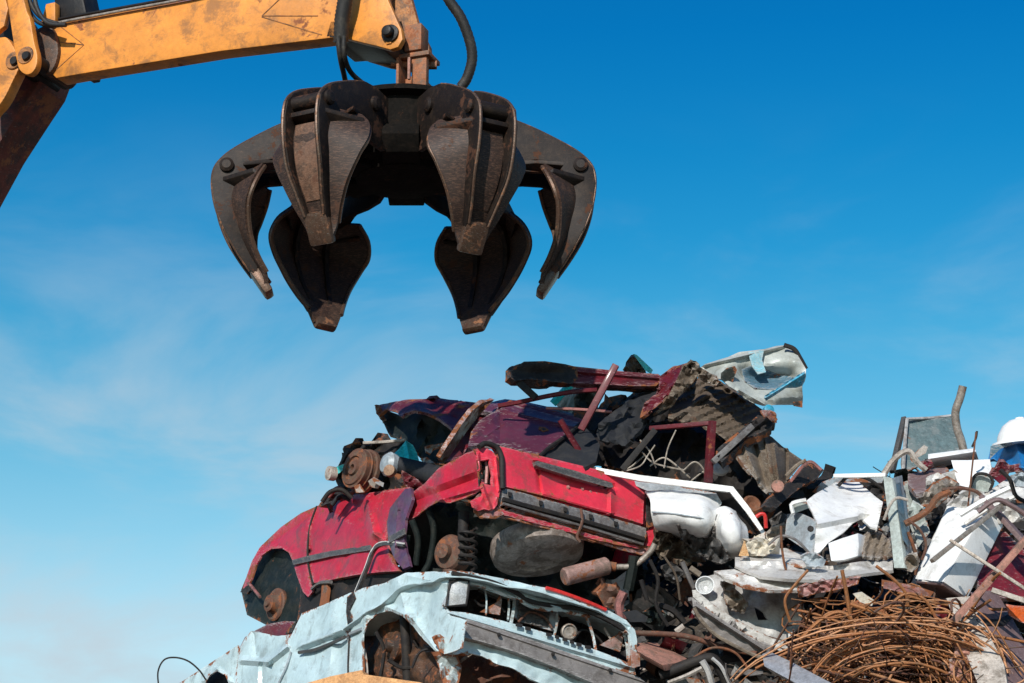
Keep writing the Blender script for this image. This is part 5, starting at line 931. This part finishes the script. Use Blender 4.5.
# ================================================================== rusty wire tangle (uncountable)
def wires(name, n, box, rad, seed, mat, dr, tight=1.0):
    rnd = random.Random(seed); V, Fc, mi = [], [], []
    for i in range(n):
        px = rnd.uniform(box[0], box[2]); py = rnd.uniform(box[1], box[3])
        # heap profile: rises in the middle
        mid = (box[0] + box[2]) / 2; hw = (box[2] - box[0]) / 2
        top = box[1] + (abs(px - mid) / hw) ** 2 * 45
        if py < top: py = top + rnd.uniform(0, 14)
        d = 14.95 - (py - box[1]) / 100 * .6 + rnd.uniform(-dr, dr)
        p = P(px, py, d)
        a = rnd.uniform(0, 6.28); el = rnd.gauss(-.03, .28)
        t = Vector((math.cos(a) * math.cos(el), math.sin(a) * math.cos(el) * .7, math.sin(el))).normalized()
        cur = Vector((rnd.gauss(0, .5), rnd.gauss(0, 1), rnd.gauss(0, .9))) * rnd.choice((.4, 1., 1.6, 2.4)) * tight
        L = rnd.uniform(.4, 1.5); m = 16; path = []
        p = p - t * L / 2
        for k in range(m):
            path.append(p.copy()); p = p + t * L / m
            t = (t + cur.cross(t) * L / m * 1.6 + Vector((0, 0, -.02))).normalized()
        cut = P(870, 588, 15).z + rnd.uniform(-.12, .05) - abs(path[0].x - 2.15) ** 2 * .45
        lx = P(800, 600, 14.6).x
        path = [q for q in path if q.z < cut and q.x > lx - (cut - q.z) * .55]
        if len(path) < 4: continue
        n0 = len(Fc); tube_data(path, rad * rnd.choice((.45, .6, .8, 1, 1.5)), 5, V, Fc); mi += [rnd.choice((0, 0, 1)) if len(mat) > 1 else 0] * (len(Fc) - n0)
    if len(mat) > 1:
        for b in range(34):
            s0 = (rnd.uniform(820, 925), rnd.uniform(598, 650)); e0 = (s0[0] + rnd.uniform(70, 150), rnd.uniform(664, 712)); bow = rnd.uniform(10, 42); path = []
            for k in range(16):
                t = k / 15; path.append(P(s0[0] + (e0[0] - s0[0]) * t + bow * math.sin(t * math.pi) * .5, s0[1] + (e0[1] - s0[1]) * t - bow * math.sin(t * math.pi) + (14 if b % 4 == 0 and k > 11 else 0) * (k - 11) / 4, 14.42 - .25 * t + .05 * math.sin(t * 9 + b)))
            n0 = len(Fc); tube_data(path, rnd.choice((.003, .0045, .006, .0085)), 5, V, Fc); mi += [rnd.choice((0, 1, 1))] * (len(Fc) - n0)
        for b in range(5):
            c = P(rnd.uniform(840, 960), rnd.uniform(690, 770), 14.35); R0 = rnd.uniform(.3, .75); a0 = rnd.uniform(-.8, 2.2); tilt = rnd.uniform(-.6, .6); ea = rnd.uniform(-.5, .5); ex = rnd.uniform(.8, 1.5); ez = rnd.uniform(.6, 1.15)
            for s in range(rnd.randint(3, 6)):
                r = R0 + rnd.gauss(0, .025); a1 = a0 + rnd.uniform(1.3, 2.6); off = Vector((rnd.gauss(0, .03), rnd.gauss(0, .05), rnd.gauss(0, .03))); path = []
                for k in range(18):
                    a = a0 + (a1 - a0) * k / 17
                    path.append(c + off + Vector((math.cos(a + ea) * r * ex, math.sin(a) * r * tilt - .1, math.sin(a) * r * ez + math.cos(a) * r * ea * .5)) + Vector((rnd.gauss(0, .003), 0, rnd.gauss(0, .003))))
                zt = P(870, 590, 14.6).z; x1 = P(930, 600, 14.4).x
                path = [q for q in path if q.z < zt - max(0, q.x - x1) * 1.1 + rnd.uniform(-.01, .01)]
                if len(path) < 5: continue
                n0 = len(Fc); tube_data(path, rnd.choice((.0035, .005, .007, .0095)), 5, V, Fc); mi += [rnd.choice((0, 1, 1))] * (len(Fc) - n0)
    return mesh(name, V, Fc, mat, None, angle=80, mats=mi)
tag(wires('wire_tangle', 150, (795, 590, 965, 700), .0066, 5, [M['copper'], M['copper_bright']], .16), 'springy heap of rusty orange-brown wire and rods at the bottom right', 'wire tangle', None, 'stuff')
tag(wires('dark_wire_tangle', 140, (765, 596, 975, 715), .0055, 9, [M['rustbrown']], .22), 'darker brown wires deep inside the wire heap', 'wire tangle', None, 'stuff')
for i, (pts, r, lab) in enumerate([
    ([(800, 640), (818, 622), (838, 612), (852, 622), (846, 650), (825, 668)], .012, 'thick rusty wire bent into a round loop at the left of the wire tangle'),
    ([(850, 604), (880, 614), (905, 622), (925, 640), (932, 668), (925, 690)], .012, 'thick rusty wire arching over the right side of the wire tangle'),
    ([(885, 610), (905, 594), (925, 600), (938, 622)], .010, 'thick rusty wire making a small hump near the foot of the tilted white box'),
    ([(800, 668), (840, 655), (880, 648), (930, 662), (965, 680)], .012, 'thick rusty wire running level across the lower part of the tangle'),
    ([(842, 570), (846, 590), (850, 615)], .012, 'thick rusty rod standing upright at the top of the wire tangle'),
    ([(808, 570), (795, 585), (785, 600), (790, 622)], .009, 'thick rusty wire curling over the edge of the silver front panel'),
    ([(876, 566), (892, 578), (905, 592), (908, 606)], .010, 'thick rusty wire curving down from the foot of the upright jamb')]):
    tag(tube('thick_wire', [P(x, y, 14.32) for x, y in pts], r, M['copper'], None, 7, 8), lab, 'wire', 'thick rusty wires on the tangle')

# ================================================================== mound under everything, small litter, ground
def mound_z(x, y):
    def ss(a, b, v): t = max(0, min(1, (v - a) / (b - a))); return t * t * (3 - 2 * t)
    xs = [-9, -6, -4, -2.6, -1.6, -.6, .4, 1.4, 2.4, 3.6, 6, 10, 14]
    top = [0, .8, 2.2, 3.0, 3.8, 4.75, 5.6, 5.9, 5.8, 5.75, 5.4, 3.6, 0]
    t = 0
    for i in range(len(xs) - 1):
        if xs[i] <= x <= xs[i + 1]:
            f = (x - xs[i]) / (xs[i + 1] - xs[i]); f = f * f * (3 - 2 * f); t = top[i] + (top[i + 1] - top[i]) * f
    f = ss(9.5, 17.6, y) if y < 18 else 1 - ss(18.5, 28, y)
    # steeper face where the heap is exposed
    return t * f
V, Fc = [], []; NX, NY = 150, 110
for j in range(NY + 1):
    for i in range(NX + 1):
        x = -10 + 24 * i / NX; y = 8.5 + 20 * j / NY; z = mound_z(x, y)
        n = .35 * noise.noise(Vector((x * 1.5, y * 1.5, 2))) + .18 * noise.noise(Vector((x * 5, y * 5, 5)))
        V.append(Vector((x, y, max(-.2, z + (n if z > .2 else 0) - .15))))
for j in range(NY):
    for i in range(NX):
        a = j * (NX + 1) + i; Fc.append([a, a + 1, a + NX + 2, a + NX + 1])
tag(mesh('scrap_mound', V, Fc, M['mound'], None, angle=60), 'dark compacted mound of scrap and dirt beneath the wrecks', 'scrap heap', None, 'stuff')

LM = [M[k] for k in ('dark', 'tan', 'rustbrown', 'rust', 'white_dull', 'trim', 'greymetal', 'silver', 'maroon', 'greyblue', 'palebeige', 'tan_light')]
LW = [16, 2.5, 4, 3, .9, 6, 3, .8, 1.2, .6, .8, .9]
def litter(name, n, seed, place, size, label):
    rnd = random.Random(seed); V, Fc, mi = [], [], []
    for i in range(n):
        c = place(rnd)
        if c is None: continue
        s = rnd.uniform(*size) * rnd.choice((.6, 1, 1, 1.6)); u = Vector((rnd.gauss(0, 1), rnd.gauss(0, 1), rnd.gauss(0, .8))).normalized()
        v = u.cross(Vector((rnd.gauss(0, 1), rnd.gauss(0, 1), rnd.gauss(0, 1)))).normalized(); w = u.cross(v)
        asp = rnd.choice((.15, .4, .8, 1)); k = rnd.choices(range(len(LM)), LW)[0]
        rows = 4; st_ = len(V); bend = rnd.gauss(0, .5)
        for side in (0, 1):
            for a in range(rows):
                for b in range(3):
                    ta = (a / (rows - 1) - .5); tb = b / 2 - .5
                    V.append(c + u * ta * s * 2 + v * tb * s * 2 * asp * (1 + rnd.uniform(-.3, .3)) + w * (bend * s * ta * ta * 2 + rnd.uniform(-.1, .1) * s + side * .008))
        for side in (0, 1):
            for a in range(rows - 1):
                for b in range(2):
                    o = st_ + side * rows * 3 + a * 3 + b; f = [o, o + 1, o + 4, o + 3]
                    Fc.append(f if side else f[::-1]); mi.append(k)
    return tag(mesh(name, V, Fc, LM, None, smooth=False, mats=mi), label, 'scrap litter', None, 'stuff')
def cables(name, n, seed, label):
    rnd = random.Random(seed); V, Fc, mi = [], [], []
    for i in range(n):
        p = gap_fill(rnd) + Vector((0, -.12, .10)); t = Vector((rnd.gauss(0, 1), rnd.gauss(0, .5), rnd.gauss(-.1, .5))).normalized()
        cur = Vector((rnd.gauss(0, 2), rnd.gauss(0, 2), rnd.gauss(0, 2))); path = []; L = rnd.uniform(.12, .5)
        for k in range(9):
            path.append(p.copy()); p = p + t * L / 9
            t = (t + cur.cross(t) * L / 9 + Vector((rnd.gauss(0, .05), 0, rnd.gauss(-.03, .05)))).normalized()
        n0 = len(Fc); tube_data(path, rnd.choice((.003, .004, .006, .009)), 5, V, Fc); mi += [rnd.randrange(6)] * (len(Fc) - n0)
    return tag(mesh(name, V, Fc, [M[k] for k in ('dark', 'dark', 'copper', 'rustbrown', 'palebeige', 'greymetal')], None, angle=80, mats=mi), label, 'cable litter', None, 'stuff')
def on_face(rnd):
    x = rnd.uniform(-5, 7); y = rnd.uniform(10, 19.5)
    return Vector((x, y, mound_z(x, y) + rnd.uniform(-.15, .12)))
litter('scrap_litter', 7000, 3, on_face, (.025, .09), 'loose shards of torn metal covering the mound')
def gap_fill(rnd):
    x = rnd.uniform(1.15, 4.1); y = rnd.uniform(14.0, 17.6)
    k = (y - 14) / 3.6
    z = 3.52 + 2.25 * k + .35 * min(1, max(0, x - 1.5)) * k
    return Vector((x, y, z + rnd.gauss(0, .10)))
litter('packed_scrap', 5200, 8, gap_fill, (.015, .075), 'packed small scrap filling the gaps of the right heap')

cables('loose_cables', 200, 4, 'loose cable and rod ends sticking out all over the right heap')
gz = [Vector((-4000, -4000, 0)), Vector((4000, -4000, 0)), Vector((4000, 4000, 0)), Vector((-4000, 4000, 0))]
g = mesh('ground', gz, [[0, 1, 2, 3]], M['ground'], None, smooth=False); g['kind'] = 'structure'; g['label'] = 'brown dirt yard'; g['category'] = 'ground'

# ================================================================== world and sun
SUN_AZ = R(-17); SUN_EL = R(29)      # from behind the camera, to its left
sv = Vector((math.sin(SUN_AZ), -math.cos(SUN_AZ), 0)) * math.cos(SUN_EL) + ZU * math.sin(SUN_EL)
ld = bpy.data.lights.new('sun', 'SUN'); ld.energy = 4.6; ld.angle = R(.53); ld.color = (1, .95, .88)
lo = bpy.data.objects.new('sun', ld); COL.objects.link(lo); lo.rotation_euler = sv.to_track_quat('Z', 'Y').to_euler(); lo.location = (-10, -20, 20)
w = bpy.data.worlds.new('World'); scene.world = w; w.use_nodes = True; nt = w.node_tree
bg = nt.nodes['Background']; sky = nt.nodes.new('ShaderNodeTexSky'); sky.sky_type = 'NISHITA'; sky.sun_disc = False
sky.sun_elevation = SUN_EL; sky.sun_rotation = math.atan2(sv.x, sv.y); sky.air_density = 1.0; sky.dust_density = .3; sky.ozone_density = 2.0
tc = nt.nodes.new('ShaderNodeTexCoord'); sep = nt.nodes.new('ShaderNodeSeparateXYZ'); nt.links.new(tc.outputs['Generated'], sep.inputs[0])
cr = nt.nodes.new('ShaderNodeValToRGB'); nt.links.new(sep.outputs['Z'], cr.inputs[0])
el = cr.color_ramp.elements
SKYT = [(.0, (1.2, 1.25, 1.2)), (.185, (1.75, 1.82, 1.52)), (.225, (1.25, 1.70, 1.50)), (.266, (.74, 1.55, 1.48)), (.31, (.36, 1.37, 1.47)), (.345, (.13, 1.18, 1.46)), (.384, (.045, 1.02, 1.43)), (.43, (.012, .86, 1.40)), (.6, (.02, .6, 1.2)), (1, (.02, .45, 1.0))]
el[0].position, el[0].color = SKYT[0][0], (*SKYT[0][1], 1); el[1].position, el[1].color = 1, (*SKYT[-1][1], 1)
for p, c in SKYT[1:-1]:
    e = el.new(p); e.color = (*c, 1)
mx = nt.nodes.new('ShaderNodeMix'); mx.data_type = 'RGBA'; mx.blend_type = 'MULTIPLY'; mx.inputs[0].default_value = 1
nt.links.new(sky.outputs[0], mx.inputs[6]); nt.links.new(cr.outputs[0], mx.inputs[7])
mp = nt.nodes.new('ShaderNodeMapping'); mp.inputs['Scale'].default_value = (2.6, 2.6, 7); nt.links.new(tc.outputs['Generated'], mp.inputs[0])
cn = noisen(nt, mp.outputs[0], 2.3, 7, .55, .5)
cm = ramp(nt, cn, .40, .72)
lowm = ramp(nt, sep.outputs['Z'], .41, .19)
cf = mul(nt, mul(nt, cm, lowm), .85)
out = mixc(nt, cf, mx.outputs[2], (6.2, 7.2, 8.0))
nt.links.new(out, bg.inputs[0]); bg.inputs[1].default_value = .088
scene.view_settings.view_transform = 'Standard'; scene.view_settings.look = 'None'; scene.view_settings.exposure = 0; scene.view_settings.gamma = 1

# ------------------------------------------------------------------ seat every object at its own base
bpy.context.view_layer.update()
def kids(o):
    r = []
    for c in o.children: r.append(c); r += kids(c)
    return r
for o in [o for o in COL.objects if o.parent is None and o.type in ('EMPTY', 'MESH') and o.name not in ('ground', 'scrap_mound')]:
    ms = [m for m in [o] + kids(o) if m.type == 'MESH']
    co = np.concatenate([np.array([v.co[:] for v in m.data.vertices]) for m in ms])
    base = Vector(((co[:, 0].min() + co[:, 0].max()) / 2, (co[:, 1].min() + co[:, 1].max()) / 2, co[:, 2].min()))
    for m in ms: m.data.transform(Matrix.Translation(-base)); m.data.update()
    o.location = base
